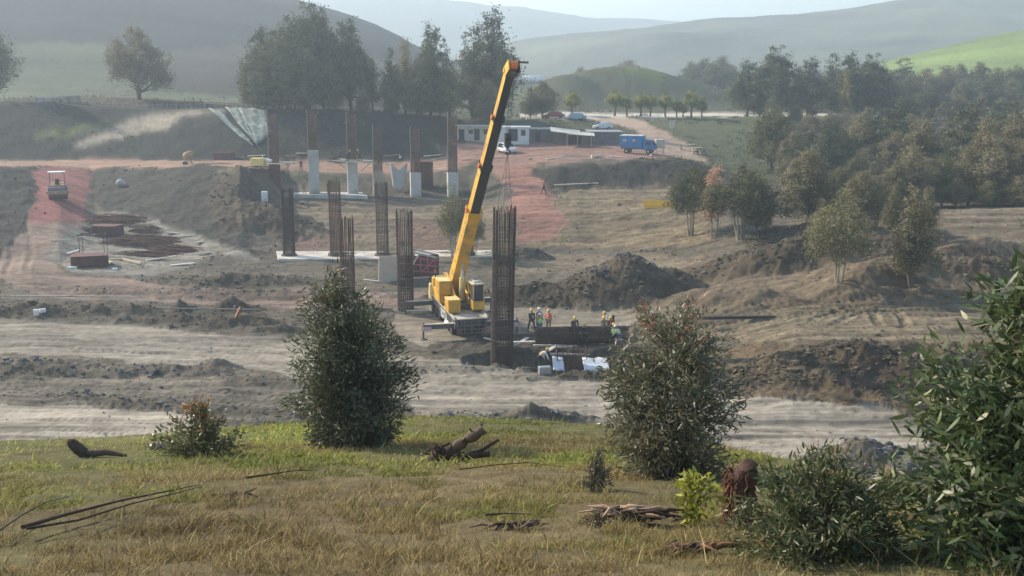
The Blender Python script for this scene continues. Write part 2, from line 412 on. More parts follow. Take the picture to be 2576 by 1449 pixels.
def ground_full(x, y):
    z = base_z(x, y); dz, dk = mound_z(x, y); z = z + dz
    col, ro, sk, kind = zones(x, y, z)
    tz, tk = tracks_z(x, y); ok = (kind != 2) & (dk < .3); z = z + tz * ok; col = col * (1 - .26 * tk * ok)[:, None]
    far = np.clip((y - 250) / 300, 0, 1)
    z = z + micro(x, y, ro, sk) + far * 9.0 * fbm(x * .007, y * .011, 71, 4)* np.clip((y-300)/500,0,1)
    return z, col, kind, dk, sk

def gz(x, y):
    z = ground_full(np.array([float(x)]), np.array([float(y)]))[0]
    return float(z[0])

def hit(vx, vy, dmin=40.0, dmax=420.0):
    D = np.exp(np.linspace(math.log(dmin), math.log(dmax), 900))
    p0 = at(vx, vy, 1.0)
    x = p0.x * D; zr = CAMZ + (p0.z - CAMZ) * D
    z = base_z(x, D) + mound_z(x, D)[0]
    b = np.nonzero(zr <= z + 0.01)[0]
    i = b[0] if len(b) else len(D) - 1
    d = float(D[i])
    return Vector((p0.x * d, d, gz(p0.x * d, d)))

# ------------------------------------------------------------------ object helpers
def tag(o, label=None, cat=None, group=None, kind=None):
    if label: o['label'] = label
    if cat: o['category'] = cat
    if group: o['group'] = group
    if kind: o['kind'] = kind
    return o

def empty(name, loc, rz=0.0, label=None, cat=None, group=None):
    o = bpy.data.objects.new(name, None)
    o.empty_display_size = .3
    COL.objects.link(o); o.location = loc; o.rotation_euler = (0, 0, rz)
    return tag(o, label, cat, group)

def np_mesh(name, verts, faces, mats, parent=None, smooth=False, col=None, mi=None):
    """faces: (M,k) int array"""
    verts = np.asarray(verts, np.float32); faces = np.asarray(faces, np.int32)
    me = bpy.data.meshes.new(name)
    me.vertices.add(len(verts)); me.vertices.foreach_set('co', verts.ravel())
    M, k = faces.shape
    me.loops.add(M * k); me.loops.foreach_set('vertex_index', faces.ravel())
    me.polygons.add(M); me.polygons.foreach_set('loop_start', np.arange(0, M * k, k, dtype=np.int32))
    me.polygons.foreach_set('loop_total', np.full(M, k, np.int32))
    if mi is not None: me.polygons.foreach_set('material_index', np.asarray(mi, np.int32))
    me.polygons.foreach_set('use_smooth', np.full(M, smooth, bool))
    me.update(calc_edges=True)
    if col is not None:
        ca = me.color_attributes.new('Col', 'FLOAT_COLOR', 'POINT')
        cc = np.ones((len(verts), 4), np.float32); cc[:, :3] = col
        ca.data.foreach_set('color', cc.ravel())
    for m in (mats if isinstance(mats, (list, tuple)) else [mats]): me.materials.append(m)
    o = bpy.data.objects.new(name, me); COL.objects.link(o)
    if parent: o.parent = parent
    return o

class MB:
    def __init__(s): s.v = []; s.f = []; s.m = []; s.sm = []
    def add(s, vs, fs, m=0, sm=False):
        n = len(s.v); s.v += [tuple(v) for v in vs]
        for f in fs: s.f.append([i + n for i in f]); s.m.append(m); s.sm.append(sm)
        return s
    def box(s, c, d, m=0, rot=None, bev=0.0, taper=(1, 1)):
        hx, hy, hz = d[0] / 2, d[1] / 2, d[2] / 2
        vs = []
        for z, t in ((-hz, (1, 1)), (hz, taper)):
            for x, y in ((-hx, -hy), (hx, -hy), (hx, hy), (-hx, hy)): vs.append(Vector((x * t[0], y * t[1], z)))
        if rot is not None: vs = [rot @ v for v in vs]
        c = Vector(c); vs = [v + c for v in vs]
        return s.add(vs, [(3, 2, 1, 0), (4, 5, 6, 7), (0, 1, 5, 4), (1, 2, 6, 5), (2, 3, 7, 6), (3, 0, 4, 7)], m)
    def tube(s, pts, r, m=0, n=8, cap=True, sm=True):
        pts = [Vector(p) for p in pts]
        rs = r if isinstance(r, (list, tuple)) else [r] * len(pts)
        vs = []; fs = []
        ref = None
        for i, p in enumerate(pts):
            d = (pts[min(i + 1, len(pts) - 1)] - pts[max(i - 1, 0)])
            if d.length < 1e-9: d = Vector((0, 0, 1))
            d.normalize()
            if ref is None: ref = Vector((1, 0, 0)) if abs(d.x) < .9 else Vector((0, 1, 0))
            a = d.cross(ref).normalized(); b = d.cross(a).normalized(); ref = b.cross(d) * 1.0 if False else ref
            for k in range(n):
                t = 2 * math.pi * k / n
                vs.append(p + (a * math.cos(t) + b * math.sin(t)) * rs[i])
        for i in range(len(pts) - 1):
            for k in range(n):
                k2 = (k + 1) % n
                fs.append((i * n + k, i * n + k2, (i + 1) * n + k2, (i + 1) * n + k))
        s.add(vs, fs, m, sm)
        if cap:
            s.add([vs[k] for k in range(n)][::-1], [tuple(range(n))], m)
            s.add([vs[(len(pts) - 1) * n + k] for k in range(n)], [tuple(range(n))], m)
        return s
    def beam(s, p0, p1, w, h, m=0, up=(0, 0, 1), w1=None, h1=None):
        p0 = Vector(p0); p1 = Vector(p1); d = (p1 - p0).normalized(); up = Vector(up)
        if abs(d.dot(up)) > .98: up = Vector((0, 1, 0))
        a = d.cross(up).normalized(); b = a.cross(d).normalized()
        w1 = w if w1 is None else w1; h1 = h if h1 is None else h1
        vs = []
        for p, ww, hh in ((p0, w, h), (p1, w1, h1)):
            for i, j in ((-1, -1), (1, -1), (1, 1), (-1, 1)): vs.append(p + a * i * ww / 2 + b * j * hh / 2)
        return s.add(vs, [(0, 1, 2, 3), (7, 6, 5, 4), (0, 4, 5, 1), (1, 5, 6, 2), (2, 6, 7, 3), (3, 7, 4, 0)], m)
    def prism(s, poly, axis, a, b, m=0):
        """poly: 2D points, extruded along axis ('x': poly in yz, 'y': poly in xz) from a to b"""
        def P(q, t): return (t, q[0], q[1]) if axis == 'x' else ((q[0], t, q[1]) if axis == 'y' else (q[0], q[1], t))
        n = len(poly); vs = [P(q, a) for q in poly] + [P(q, b) for q in poly]
        fs = [tuple(range(n)), tuple(range(2 * n - 1, n - 1, -1))]
        for i in range(n): j = (i + 1) % n; fs.append((i, i + n, j + n, j))
        return s.add(vs, fs, m)
    def build(s, name, mats, parent=None, bevel=0.0):
        me = bpy.data.meshes.new(name)
        me.from_pydata(s.v, [], s.f)
        for m in (mats if isinstance(mats, (list, tuple)) else [mats]): me.materials.append(m)
        me.polygons.foreach_set('material_index', s.m)
        me.polygons.foreach_set('use_smooth', s.sm)
        bm = bmesh.new(); bm.from_mesh(me)
        bmesh.ops.recalc_face_normals(bm, faces=bm.faces)
        if bevel > 0:
            ed = [e for e in bm.edges if len(e.link_faces) == 2 and e.calc_face_angle(0) > 0.7]
            bmesh.ops.bevel(bm, geom=ed, offset=bevel, segments=1, affect='EDGES', clamp_overlap=True)
        bm.to_mesh(me); bm.free(); me.update()
        o = bpy.data.objects.new(name, me); COL.objects.link(o)
        if parent: o.parent = parent
        return o

def children(o): return [c for c in bpy.data.objects if c.parent == o]

def copy_tree(o, loc, rz, label, group=None, scale=None):
    c = o.copy(); COL.objects.link(c); c.location = loc; c.rotation_euler = (0, 0, rz)
    if scale is not None: c.scale = scale if not isinstance(scale, (int, float)) else (scale,) * 3
    c['label'] = label
    if group: c['group'] = group
    for ch in list(o.children):
        d = ch.copy(); COL.objects.link(d); d.parent = c
        for g in list(ch.children):
            e = g.copy(); COL.objects.link(e); e.parent = d
    return c

# ------------------------------------------------------------------ materials
MC = {}
def mat(name, col, rough=.7, metal=0.0, var=.25, scale=6.0, bump=0.0, spec=.4, attr=False, transl=0.0, col2=None, bscale=None, dirt=0.0):
    if name in MC: return MC[name]
    m = bpy.data.materials.new(name); m.use_nodes = True; t = m.node_tree; N = t.nodes; L = t.links
    b = N['Principled BSDF']
    b.inputs['Roughness'].default_value = rough; b.inputs['Metallic'].default_value = metal
    b.inputs['Specular IOR Level'].default_value = spec
    geo = N.new('ShaderNodeNewGeometry') if attr == 'pos' else N.new('ShaderNodeTexCoord')
    pos = geo.outputs['Position'] if attr == 'pos' else geo.outputs['Object']
    nz = N.new('ShaderNodeTexNoise'); nz.inputs['Scale'].default_value = scale; nz.inputs['Detail'].default_value = 6; nz.inputs['Roughness'].default_value = .65
    L.new(pos, nz.inputs['Vector'])
    mr = N.new('ShaderNodeMapRange'); mr.inputs[1].default_value = .3; mr.inputs[2].default_value = .7
    mr.inputs[3].default_value = 1 - var; mr.inputs[4].default_value = 1 + var
    L.new(nz.outputs['Fac'], mr.inputs[0])
    if attr:
        at_ = N.new('ShaderNodeAttribute'); at_.attribute_name = 'Col'; src = at_.outputs['Color']
    else:
        rgb = N.new('ShaderNodeRGB'); rgb.outputs[0].default_value = (*col, 1); src = rgb.outputs[0]
    if col2 is not None:
        n2 = N.new('ShaderNodeTexNoise'); n2.inputs['Scale'].default_value = scale * .35; n2.inputs['Detail'].default_value = 8
        L.new(pos, n2.inputs['Vector'])
        mm = N.new('ShaderNodeMapRange'); mm.inputs[1].default_value = .5 - dirt * .15; mm.inputs[2].default_value = .65
        mm.inputs[1].default_value = .52 - .12 * dirt
        L.new(n2.outputs['Fac'], mm.inputs[0])
        mx = N.new('ShaderNodeMix'); mx.data_type = 'RGBA'
        L.new(mm.outputs[0], mx.inputs[0]); L.new(src, mx.inputs[6]); mx.inputs[7].default_value = (*col2, 1)
        src = mx.outputs[2]
    vm = N.new('ShaderNodeVectorMath'); vm.operation = 'SCALE'
    L.new(src, vm.inputs[0]); L.new(mr.outputs[0], vm.inputs['Scale'])
    L.new(vm.outputs[0], b.inputs['Base Color'])
    if bump > 0:
        bn = N.new('ShaderNodeTexNoise'); bn.inputs['Scale'].default_value = bscale or scale * 2; bn.inputs['Detail'].default_value = 8; bn.inputs['Roughness'].default_value = .7
        L.new(pos, bn.inputs['Vector'])
        bp = N.new('ShaderNodeBump'); bp.inputs['Strength'].default_value = .8; bp.inputs['Distance'].default_value = bump
        L.new(bn.outputs['Fac'], bp.inputs['Height']); L.new(bp.outputs[0], b.inputs['Normal'])
    if transl > 0:
        tr = N.new('ShaderNodeBsdfTranslucent'); L.new(vm.outputs[0], tr.inputs[0])
        ms = N.new('ShaderNodeMixShader'); ms.inputs[0].default_value = transl
        L.new(b.outputs[0], ms.inputs[1]); L.new(tr.outputs[0], ms.inputs[2])
        L.new(ms.outputs[0], N['Material Output'].inputs['Surface'])
    MC[name] = m
    return m

M_GROUND = mat('site soil', (1, 1, 1), .95, var=.38, scale=1.3, bump=.14, bscale=1.9, attr='pos', spec=.15)
M_ROAD = mat('compacted dirt', (1, 1, 1), .95, var=.26, scale=1.5, bump=.08, bscale=2.4, attr='pos', spec=.15)
M_HILL = mat('hill grass', (1, 1, 1), 1.0, var=.16, scale=.03, bump=.6, bscale=.12, attr='pos', spec=.05)
M_TURF = mat('hillside soil', (1, 1, 1), 1.0, var=.3, scale=3, bump=.03, bscale=9, attr='pos', spec=.1)

# ------------------------------------------------------------------ terrain mesh
NU = 1250
uu = np.linspace(-.80, .80, NU)
inv = np.concatenate([np.linspace(1 / 3.0, 1 / 9.0, 40, endpoint=False), np.linspace(1 / 9.0, 1 / 45.0, 170, endpoint=False),
                      np.linspace(1 / 45.0, 1 / 320.0, 640, endpoint=False), np.linspace(1 / 320.0, 1 / 6000.0, 150)])
yy = 1 / inv
U, Y = np.meshgrid(uu, yy)
X = U * Y
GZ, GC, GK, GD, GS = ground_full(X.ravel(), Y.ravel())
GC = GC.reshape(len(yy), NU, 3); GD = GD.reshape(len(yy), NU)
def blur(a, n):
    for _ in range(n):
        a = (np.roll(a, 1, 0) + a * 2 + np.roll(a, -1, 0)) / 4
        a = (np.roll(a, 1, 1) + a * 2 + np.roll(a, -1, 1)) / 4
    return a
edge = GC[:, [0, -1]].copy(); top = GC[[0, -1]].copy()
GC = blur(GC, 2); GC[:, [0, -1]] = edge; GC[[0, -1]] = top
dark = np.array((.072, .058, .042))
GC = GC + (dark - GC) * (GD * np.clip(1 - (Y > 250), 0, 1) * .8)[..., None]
# damp and dry patches of soil, streaks along the haul roads
xr, yr = X.ravel(), Y.ravel()
v = (.24 * fbm(xr * .16, yr * .3, 81, 5, .6) + .20 * fbm(xr * .7, yr * .9, 82, 4, .6)).reshape(Y.shape)
s2 = (fbm(xr * .05 + yr * .02, yr * 1.3, 83, 4, .6)).reshape(Y.shape)
s3 = (fbm(xr * .03 - yr * .01, yr * .5, 84, 4, .6)).reshape(Y.shape)
GSr = GS.reshape(Y.shape)
v = v * 1.25 + np.clip(GSr * 9, 0, 1) * (.52 * s2 + .36 * s3 + .25 * fbm(xr * .15 + yr * .03, yr * 3.5, 85, 3, .6).reshape(Y.shape))
v = v + .16 * fbm(xr * 2.3, yr * 2.3, 86, 3, .6).reshape(Y.shape) * (Y < 250)
site = ((Y < 300) & (Y > 30))[..., None]
GC = np.where(site, GC * np.array((1.09, 1.03, .95)) * np.where(GK.reshape(Y.shape) == 0, .80, .97)[..., None], GC)
vh = (.5 * fbm(xr * .012, yr * .018, 87, 5, .6) + .3 * fbm(xr * .004, yr * .03, 88, 4)).reshape(Y.shape)
GC = GC * np.clip(1 + np.where(Y > 220, v * .3 + vh * 1.1, v), .35, 1.8)[..., None]
VV = np.stack([X.ravel(), Y.ravel(), GZ], 1)
GK = GK.reshape(Y.shape)
idx = np.arange(len(yy) * NU).reshape(len(yy), NU)
fq = np.stack([idx[:-1, :-1], idx[:-1, 1:], idx[1:, 1:], idx[1:, :-1]], -1)
kq = GK[:-1, :-1]; yq = Y[:-1, :-1]
cls = np.where(kq == 2, 2, np.where(kq == 1, 1, np.where(yq > 290, 3, 0)))
GCf = GC.reshape(-1, 3)
for k, nm, mt in ((0, 'ground', M_GROUND), (1, 'road', M_ROAD), (2, 'grassy_slope', M_TURF), (3, 'hills', M_HILL)):
    f = fq[cls == k]
    used, invx = np.unique(f.ravel(), return_inverse=True)
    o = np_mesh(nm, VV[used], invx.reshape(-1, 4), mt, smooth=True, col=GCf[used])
    tag(o, kind='structure')
HAZE = 0.00064
# ------------------------------------------------------------------ vegetation
M_LEAFN = mat('eucalyptus leaf', (1, 1, 1), .43, var=.15, scale=3, attr=True, transl=.28, spec=.4)
M_LEAFF = mat('distant foliage', (1, 1, 1), .75, var=.12, scale=3, attr=True, transl=.2, spec=.15)
M_BARK = mat('pale bark', (.30, .26, .20), .9, var=.35, scale=4, bump=.02)
M_BARKD = mat('dark bark', (.11, .085, .065), .95, var=.4, scale=9, bump=.02)
M_GRASS = mat('grass blades', (1, 1, 1), .7, var=.1, scale=3, attr=True, transl=.3, spec=.2)

def unit(v):
    return v / np.maximum(np.linalg.norm(v, axis=-1, keepdims=True), 1e-9)

def leaf_mesh(P, Dr, L, W, r, lens=False, fold=.12, hint=None):
    """P base points, Dr unit direction, L lengths, W widths -> verts, tris"""
    n = len(P)
    rv = unit(r.normal(size=(n, 3)))
    if hint is not None: rv = unit(np.cross(hint + rv * .45, Dr) + rv * .05)
    side = unit(np.cross(Dr, rv)) if hint is None else rv
    nrm = np.cross(side, Dr)
    L = np.asarray(L)[:, None]; W = np.asarray(W)[:, None]
    if not lens:
        vs = np.stack([P, P + Dr * L * .45 + side * W * .5, P + Dr * L, P + Dr * L * .45 - side * W * .5], 1)
        base = np.arange(n)[:, None] * 4
        f = np.concatenate([base + np.array([[0, 1, 2]]), base + np.array([[0, 2, 3]])], 0)
        return vs.reshape(-1, 3), f, 4
    bend = r.uniform(-.18, .18, (n, 1))
    def q(t, w, s): return P + Dr * L * t + side * W * .5 * w * s + nrm * L * (bend * t * t * 1.2 + (-fold * abs(s) * 0 + 0)) + nrm * W * fold * (abs(s))
    vs = np.stack([q(0, 0, 0), q(.28, .85, 1), q(.28, .85, -1), q(.62, .8, 1), q(.62, .8, -1), q(1, 0, 0)], 1)
    base = np.arange(n)[:, None] * 6
    f = np.concatenate([base + np.array([t]) for t in ((0, 2, 1), (1, 2, 4), (1, 4, 3), (3, 4, 5))], 0)
    return vs.reshape(-1, 3), f, 6

def limb(mb, p0, p1, r0, r1, r, sag=.1, n=6, seg=5):
    p0 = Vector(p0); p1 = Vector(p1); pts = []; rs = []
    off = Vector((r.uniform(-1, 1), r.uniform(-1, 1), r.uniform(-.3, .6))) * (p1 - p0).length * sag
    for i in range(seg + 1):
        t = i / seg
        pts.append(p0.lerp(p1, t) + off * math.sin(math.pi * t)); rs.append(r0 + (r1 - r0) * t)
    mb.tube(pts, rs, n=n, cap=False)
    return pts

def make_tree(name, seed, plumes, nclump, per, sig, ll, lw, c1, c2, trunk_r=.018, stems=1, droop=.35, bark=None, c3=None, spray=.3):
    """unit height tree. plumes: (x, y, z0, z1, r): upright leafy masses; leaves grow in clumps over their surface"""
    r = np.random.default_rng(seed); pr = random.Random(seed)
    root = empty(name, (0, 0, 0)); mb = MB(); mains = []
    for s_ in range(stems):
        a = 2 * math.pi * s_ / max(stems, 1) + seed; o_ = .09 * (stems > 1)
        mains.append(limb(mb, (math.cos(a) * o_ * .3, math.sin(a) * o_ * .3, -.02), (math.cos(a) * o_, math.sin(a) * o_, .72), trunk_r / (stems ** .4), trunk_r * .35 / (stems ** .4), pr, .05, 7, 7))
    C = []; tone = []; out_ = []
    A = np.array([p[4] * (p[3] - p[2]) for p in plumes]); A = A / A.sum()
    for (x, y, z0, z1, rr), w in zip(plumes, A):
        m_ = pr.choice(mains); k = max(1, min(len(m_) - 2, int(z0 / .72 * 7)))
        limb(mb, m_[k], (x, y, z0 + (z1 - z0) * .75), trunk_r * .42, trunk_r * .08, pr, .08, 5, 5)
        n = max(4, int(nclump * w)); pt = pr.uniform(-.75, .75)
        t = r.uniform(.0, 1, n) ** .85; a = r.uniform(0, 2 * math.pi, n)
        prof = np.clip(np.sin(math.pi * (t * .90 + .06)), .02, 1) ** .42
        nz_ = fbm(np.cos(a) * 1.3 + x * 20, t * 5 * (z1 - z0) * 3 + np.sin(a) * 1.3, seed, 3, .6)
        q = np.where(r.random(n) < .3, r.uniform(.2, .8, n), r.uniform(.8, 1.05, n)) * (1 + spray * 1.4 * nz_)
        C.append(np.stack([x + np.cos(a) * rr * prof * q, y + np.sin(a) * rr * prof * q, z0 + (z1 - z0) * t], 1))
        out_.append(np.stack([np.cos(a), np.sin(a), 0 * a], 1)); tone.append(pt + r.normal(size=n) * .5)
    C = np.concatenate(C); tone = np.concatenate(tone); out_ = np.concatenate(out_)
    for i in range(60):
        q = Vector(C[r.integers(len(C))]); m_ = pr.choice(mains); b_ = m_[max(1, min(len(m_) - 1, int(q.z * .75 / .72 * 7)))]
        limb(mb, b_, q, trunk_r * .16, trunk_r * .04, pr, .08, 4, 3)
    mb.build('trunk', bark or M_BARKD, root)
    k_ = len(C); sz = np.exp(r.normal(size=k_) * .3)
    P = np.repeat(C, per, 0) + r.normal(size=(k_ * per, 3)) * np.repeat(sz, per)[:, None] * sig * np.array([1, 1, 1.15])
    P[:, 2] -= np.abs(r.normal(size=len(P))) * sig * .5
    n = len(P); Dr = unit(np.repeat(out_, per, 0) * .35 + r.normal(size=(n, 3)) * .7 + np.array([0, 0, -droop]))
    loc_ = (P - np.repeat(C, per, 0)) / (sig * np.repeat(sz, per)[:, None])
    hint = unit(np.repeat(out_, per, 0) * .9 + loc_ * .75 + np.array([0, 0, .45]))
    vs, f, k = leaf_mesh(P, Dr, r.uniform(.6, 1.3, n) * ll * 1.1, r.uniform(.7, 1.2, n) * lw * 1.25, r, hint=hint)
    t = np.clip(.5 + .5 * np.repeat(tone, per) + r.normal(size=n) * .12, 0, 1)[:, None]
    col = np.array(c1) * (1 - t) + np.array(c2) * t  # paler clumps paint sunlit highlights into the leaf colour
    if c3 is not None:
        mm = np.repeat(np.clip(fbm(C[:, 0] * 5, C[:, 2] * 5, seed + 3, 3) * 4 + r.normal(size=k_) * .5, 0, 1), per)[:, None]; col = col * (1 - mm) + np.array(c3) * mm
    col = col * r.uniform(.85, 1.18, (n, 1))
    np_mesh('crown', vs, f, M_LEAFF, root, col=np.repeat(col, k, 0))
    return root

def plumes(seed, n, R_, z0, topfall=.8, r0=.11, r1=.16, zlo=.0, zvar=.12, tall=1.0):
    pr = random.Random(seed); L = [(0, 0, z0 + .1, 1.0, r0 * 1.05)]
    for i in range(n):
        a = i * 2.4 + pr.uniform(-.5, .5); d = R_ * math.sqrt((i + .5) / n) * pr.uniform(.8, 1.1)
        top = (1 - topfall * (d / R_) ** 1.4 * .55) * pr.uniform(.86, 1.0) * tall; ln = pr.uniform(.26, .42)
        L.append((math.cos(a) * d, math.sin(a) * d, max(z0 + pr.uniform(0, zvar), top - ln), top, pr.uniform(r0, r1)))
    for i in range(int(n * .8)):
        a = i * 2.4 + 1.2; d = R_ * pr.uniform(.55, 1.02); zc = z0 + pr.uniform(.0, .22)
        L.append((math.cos(a) * d, math.sin(a) * d, max(.0, zc + zlo), zc + zlo + pr.uniform(.2, .32), pr.uniform(r0 * .8, r1 * .95)))
    return L

OG1, OG2 = (.08, .095, .05), (.18, .185, .10)
PROTO = {}
TC = 1.15
def proto(key, **kw):
    PROTO[key] = make_tree(kw.pop('name', 'eucalyptus_tree'), **kw)
proto('tallA', seed=3, plumes=plumes(3, 14, .24, .05, .75), nclump=520, per=42, sig=.020, ll=.020, lw=.011, c1=OG1, c2=OG2, spray=.6)
proto('tallB', seed=5, plumes=plumes(5, 9, .17, .12, .9, .10, .15), nclump=420, per=40, sig=.019, ll=.019, lw=.010, c1=OG1, c2=OG2, spray=.75)
proto('tallC', seed=8, plumes=plumes(8, 6, .10, .08, 1.0, .08, .12), nclump=300, per=36, sig=.018, ll=.018, lw=.010, c1=(0.106, 0.116, 0.056), c2=(0.227, 0.218, 0.106), spray=.5)
proto('sparse', seed=9, plumes=plumes(9, 5, .10, .16, 1.2, .06, .09), nclump=190, per=26, sig=.022, ll=.022, lw=.010, c1=(0.213, 0.184, 0.081), c2=(0.383, 0.299, 0.125), spray=.8)
proto('round', seed=12, plumes=plumes(12, 14, .30, .13, .6, .09, .15, .0), nclump=600, per=34, sig=.024, ll=.022, lw=.011, c1=(0.185, 0.163, 0.094), c2=(0.298, 0.245, 0.144), trunk_r=.03, spray=.8)
proto('bushy', seed=13, plumes=plumes(13, 13, .27, .06, .6, .11, .16), nclump=520, per=38, sig=.024, ll=.023, lw=.011, c1=(0.121, 0.122, 0.056), c2=(0.220, 0.197, 0.106), c3=(0.225, 0.20, 0.12), trunk_r=.025, spray=.85)
proto('bushy2', seed=14, plumes=plumes(14, 10, .24, .08, .7, .10, .15), nclump=460, per=36, sig=.024, ll=.023, lw=.011, c1=(0.114, 0.122, 0.056), c2=(0.234, 0.224, 0.100), trunk_r=.022, spray=.9)
proto('olive', seed=15, plumes=plumes(15, 9, .20, .05, .9, .09, .14), nclump=480, per=34, sig=.024, ll=.024, lw=.011, c1=(0.121, 0.122, 0.062), c2=(0.241, 0.211, 0.112), c3=(0.25, 0.21, 0.125), trunk_r=.02, spray=.85)
proto('loose', seed=16, plumes=plumes(16, 9, .24, .24, .6, .08, .12, .0), nclump=300, per=26, sig=.026, ll=.026, lw=.010, c1=(0.156, 0.150, 0.075), c2=(0.284, 0.252, 0.125), stems=3, trunk_r=.018, bark=M_BARK, spray=.9)
proto('grove', seed=17, plumes=plumes(17, 11, .30, .30, .5, .09, .13, .0), nclump=420, per=30, sig=.026, ll=.026, lw=.011, c1=(0.071, 0.082, 0.037), c2=(0.156, 0.150, 0.069), stems=5, trunk_r=.022, bark=M_BARK, spray=.9)
proto('orange', seed=18, plumes=plumes(18, 4, .07, .26, 1.0, .06, .09), nclump=200, per=30, sig=.026, ll=.026, lw=.011, c1=(0.426, 0.252, 0.150), c2=(0.625, 0.394, 0.250), stems=2, trunk_r=.014, bark=M_BARK, spray=.7)
proto('pruned', name='pruned_tree', seed=19, plumes=plumes(19, 8, .18, .34, .4, .14, .18, .05), nclump=240, per=26, sig=.034, ll=.034, lw=.019, c1=(0.099, 0.122, 0.044), c2=(0.227, 0.231, 0.069), c3=(0.398, 0.394, 0.100), trunk_r=.045)
proto('narrow', seed=20, plumes=plumes(20, 6, .10, .12, 1.0, .08, .11), nclump=330, per=30, sig=.022, ll=.022, lw=.010, c1=(0.121, 0.116, 0.056), c2=(0.227, 0.190, 0.100), c3=(0.235, 0.20, 0.11), spray=.7)
proto('bare', name='bare_tree', seed=21, plumes=plumes(21, 8, .25, .35, .4, .10, .13), nclump=60, per=8, sig=.03, ll=.02, lw=.008, c1=(0.170, 0.136, 0.075), c2=(0.241, 0.204, 0.112), stems=2, trunk_r=.03)
USED = set()

def tree(key, vx, vb, vt, D, label, group=None, wide=1.0, rz=None, name=None):
    if D is None: p = hit(vx, vb, 60, 230); D = p.y
    else: p = at(vx, vb, D)
    z = gz(p.x, D); zt = at(vx, vt, D).z
    h = zt - z
    if rz is None: rz = rng.uniform(0, 6.28)
    src = PROTO[key]
    if key in USED:
        o = copy_tree(src, (p.x, D, z), rz, label, group)
        if group is None and 'group' in o: del o['group']
    else:
        USED.add(key); o = src; o.location = (p.x, D, z); o.rotation_euler = (0, 0, rz); o['label'] = label
        if group: o['group'] = group
    o['category'] = 'tree'
    o.scale = (h * wide * 1.22, h * wide * 1.22, h)
    if name: o.name = name
    return o

G_L = 'tall eucalyptus trees on the far bank'
tree('tallB', -15, 262, 28, 212, 'tall dark eucalyptus tree cut by the left edge of the photo', wide=.95)
tree('round', 352, 268, 66, 222, 'broad brownish round tree standing alone on the left hillside', wide=1.0)
tree('tallB', 668, 288, 70, 212, 'leftmost eucalyptus of the big clump behind the rebar columns', G_L, wide=1.1)
tree('tallA', 725, 290, 38, 220, 'bushy eucalyptus between the tallest spire and the clump\'s left edge', G_L, wide=.9)
tree('tallA', 778, 290, 2, 214, 'tallest eucalyptus in the big clump left of the crane', G_L, wide=.95, rz=1.1)
tree('tallB', 815, 290, 22, 222, 'second tallest eucalyptus, right beside the clump\'s highest spire', G_L, wide=.9)
tree('tallA', 700, 292, 95, 205, 'lower front eucalyptus filling the left foot of the big clump', G_L, wide=1.3)
tree('tallA', 770, 295, 120, 204, 'lower front eucalyptus filling the middle of the big clump', G_L, wide=1.3)
tree('tallB', 884, 285, 48, 216, 'dark eucalyptus with a bare lower trunk at the clump\'s right end', G_L, wide=1.0)
for vx, vt, w, lb in ((640, 195, 1.2, 'low bushy tree at the left foot of the big eucalyptus clump'), (690, 205, 1.1, 'low bushy tree under the left half of the big clump'), (745, 190, 1.2, 'low bushy tree under the middle of the big clump'),
        (830, 195, 1.2, 'low bushy tree under the right half of the big clump'), (915, 225, 1.0, 'low bush right of the big clump'), (985, 228, 1.1, 'low bush under the slim eucalyptus'), (1050, 215, 1.3, 'low bush between the slim and two-topped eucalyptus'), (1108, 222, 1.3, 'low bush under the two-topped eucalyptus'), (1225, 200, 1.0, 'low bushy growth under the tree behind the boom tip')):
    tree('bushy2' if w > 1.1 else 'olive', vx, 296, vt, 207, lb, G_L, wide=w)
tree('sparse', 938, 283, 150, 218, 'thin yellowish sparse tree right of the big eucalyptus clump', G_L, wide=.8)
tree('tallC', 982, 290, 122, 210, 'slim eucalyptus beside the thin yellowish tree', G_L, wide=.9)
tree('sparse', 1020, 292, 100, 214, 'loose light olive eucalyptus between the slim one and the dark pair', G_L, wide=.9)
tree('tallB', 1084, 295, 62, 210, 'dark two-topped eucalyptus nearest left of the tree behind the boom tip', G_L, wide=.85)
tree('tallC', 1060, 300, 160, 206, 'low leafy eucalyptus in front of the two-topped one', G_L, wide=1.5)
tree('tallC', 1130, 303, 150, 206, 'shorter olive eucalyptus at the right foot of the two-topped one', G_L, wide=1.1)
tree('tallB', 1240, 285, 22, 218, 'tall isolated eucalyptus directly behind the boom tip', G_L, wide=.85, rz=2.0)
tree('tallC', 1192, 280, 70, 220, 'shorter half of the pair behind the boom tip', G_L, wide=1.3)
tree('bushy', 1365, 300, 205, 232, 'low bushy tree above the parked cars right of the boom tip', wide=1.1)
tree('bushy2', 1335, 296, 235, 230, 'small shrubby tree just left of the bushy tree above the parked cars', wide=1.2)
PR = 'pruned trees along the white road'
for vx, vb, vt, w, lb in ((1440, 294, 228, 1.0, 'clipped round roadside tree above the light blue car'), (1546, 290, 226, .95, 'clipped tree with yellow top where the dirt road meets the white road'),
        (1577, 291, 240, .9, 'second clipped tree right of the dirt road mouth'), (1612, 291, 234, .9, 'third clipped tree along the white road'), (1636, 291, 236, .85, 'fourth clipped tree, half merged with the third'),
        (1674, 291, 234, .85, 'clipped tree in the middle of the roadside row'), (1702, 293, 248, .85, 'short clipped tree right of the row\'s middle'), (1718, 300, 262, 1.2, 'low bush-like tree at the road edge below the row'),
        (1739, 291, 224, .75, 'slender tree with pale trunk near the row\'s right end'), (1766, 291, 246, .8, 'last small clipped tree at the right end of the roadside row')):
    tree('pruned', vx, vb, vt, 238, lb, PR, wide=w)
tree('round', 1460, 205, 168, 420, 'tiny hazy tree left behind the twin grassy mounds', wide=1.2)
tree('round', 1582, 175, 150, 430, 'tiny hazy tree peeking over the top of the grassy mound', wide=1.6)
BK = 'hazy trees behind the valley'
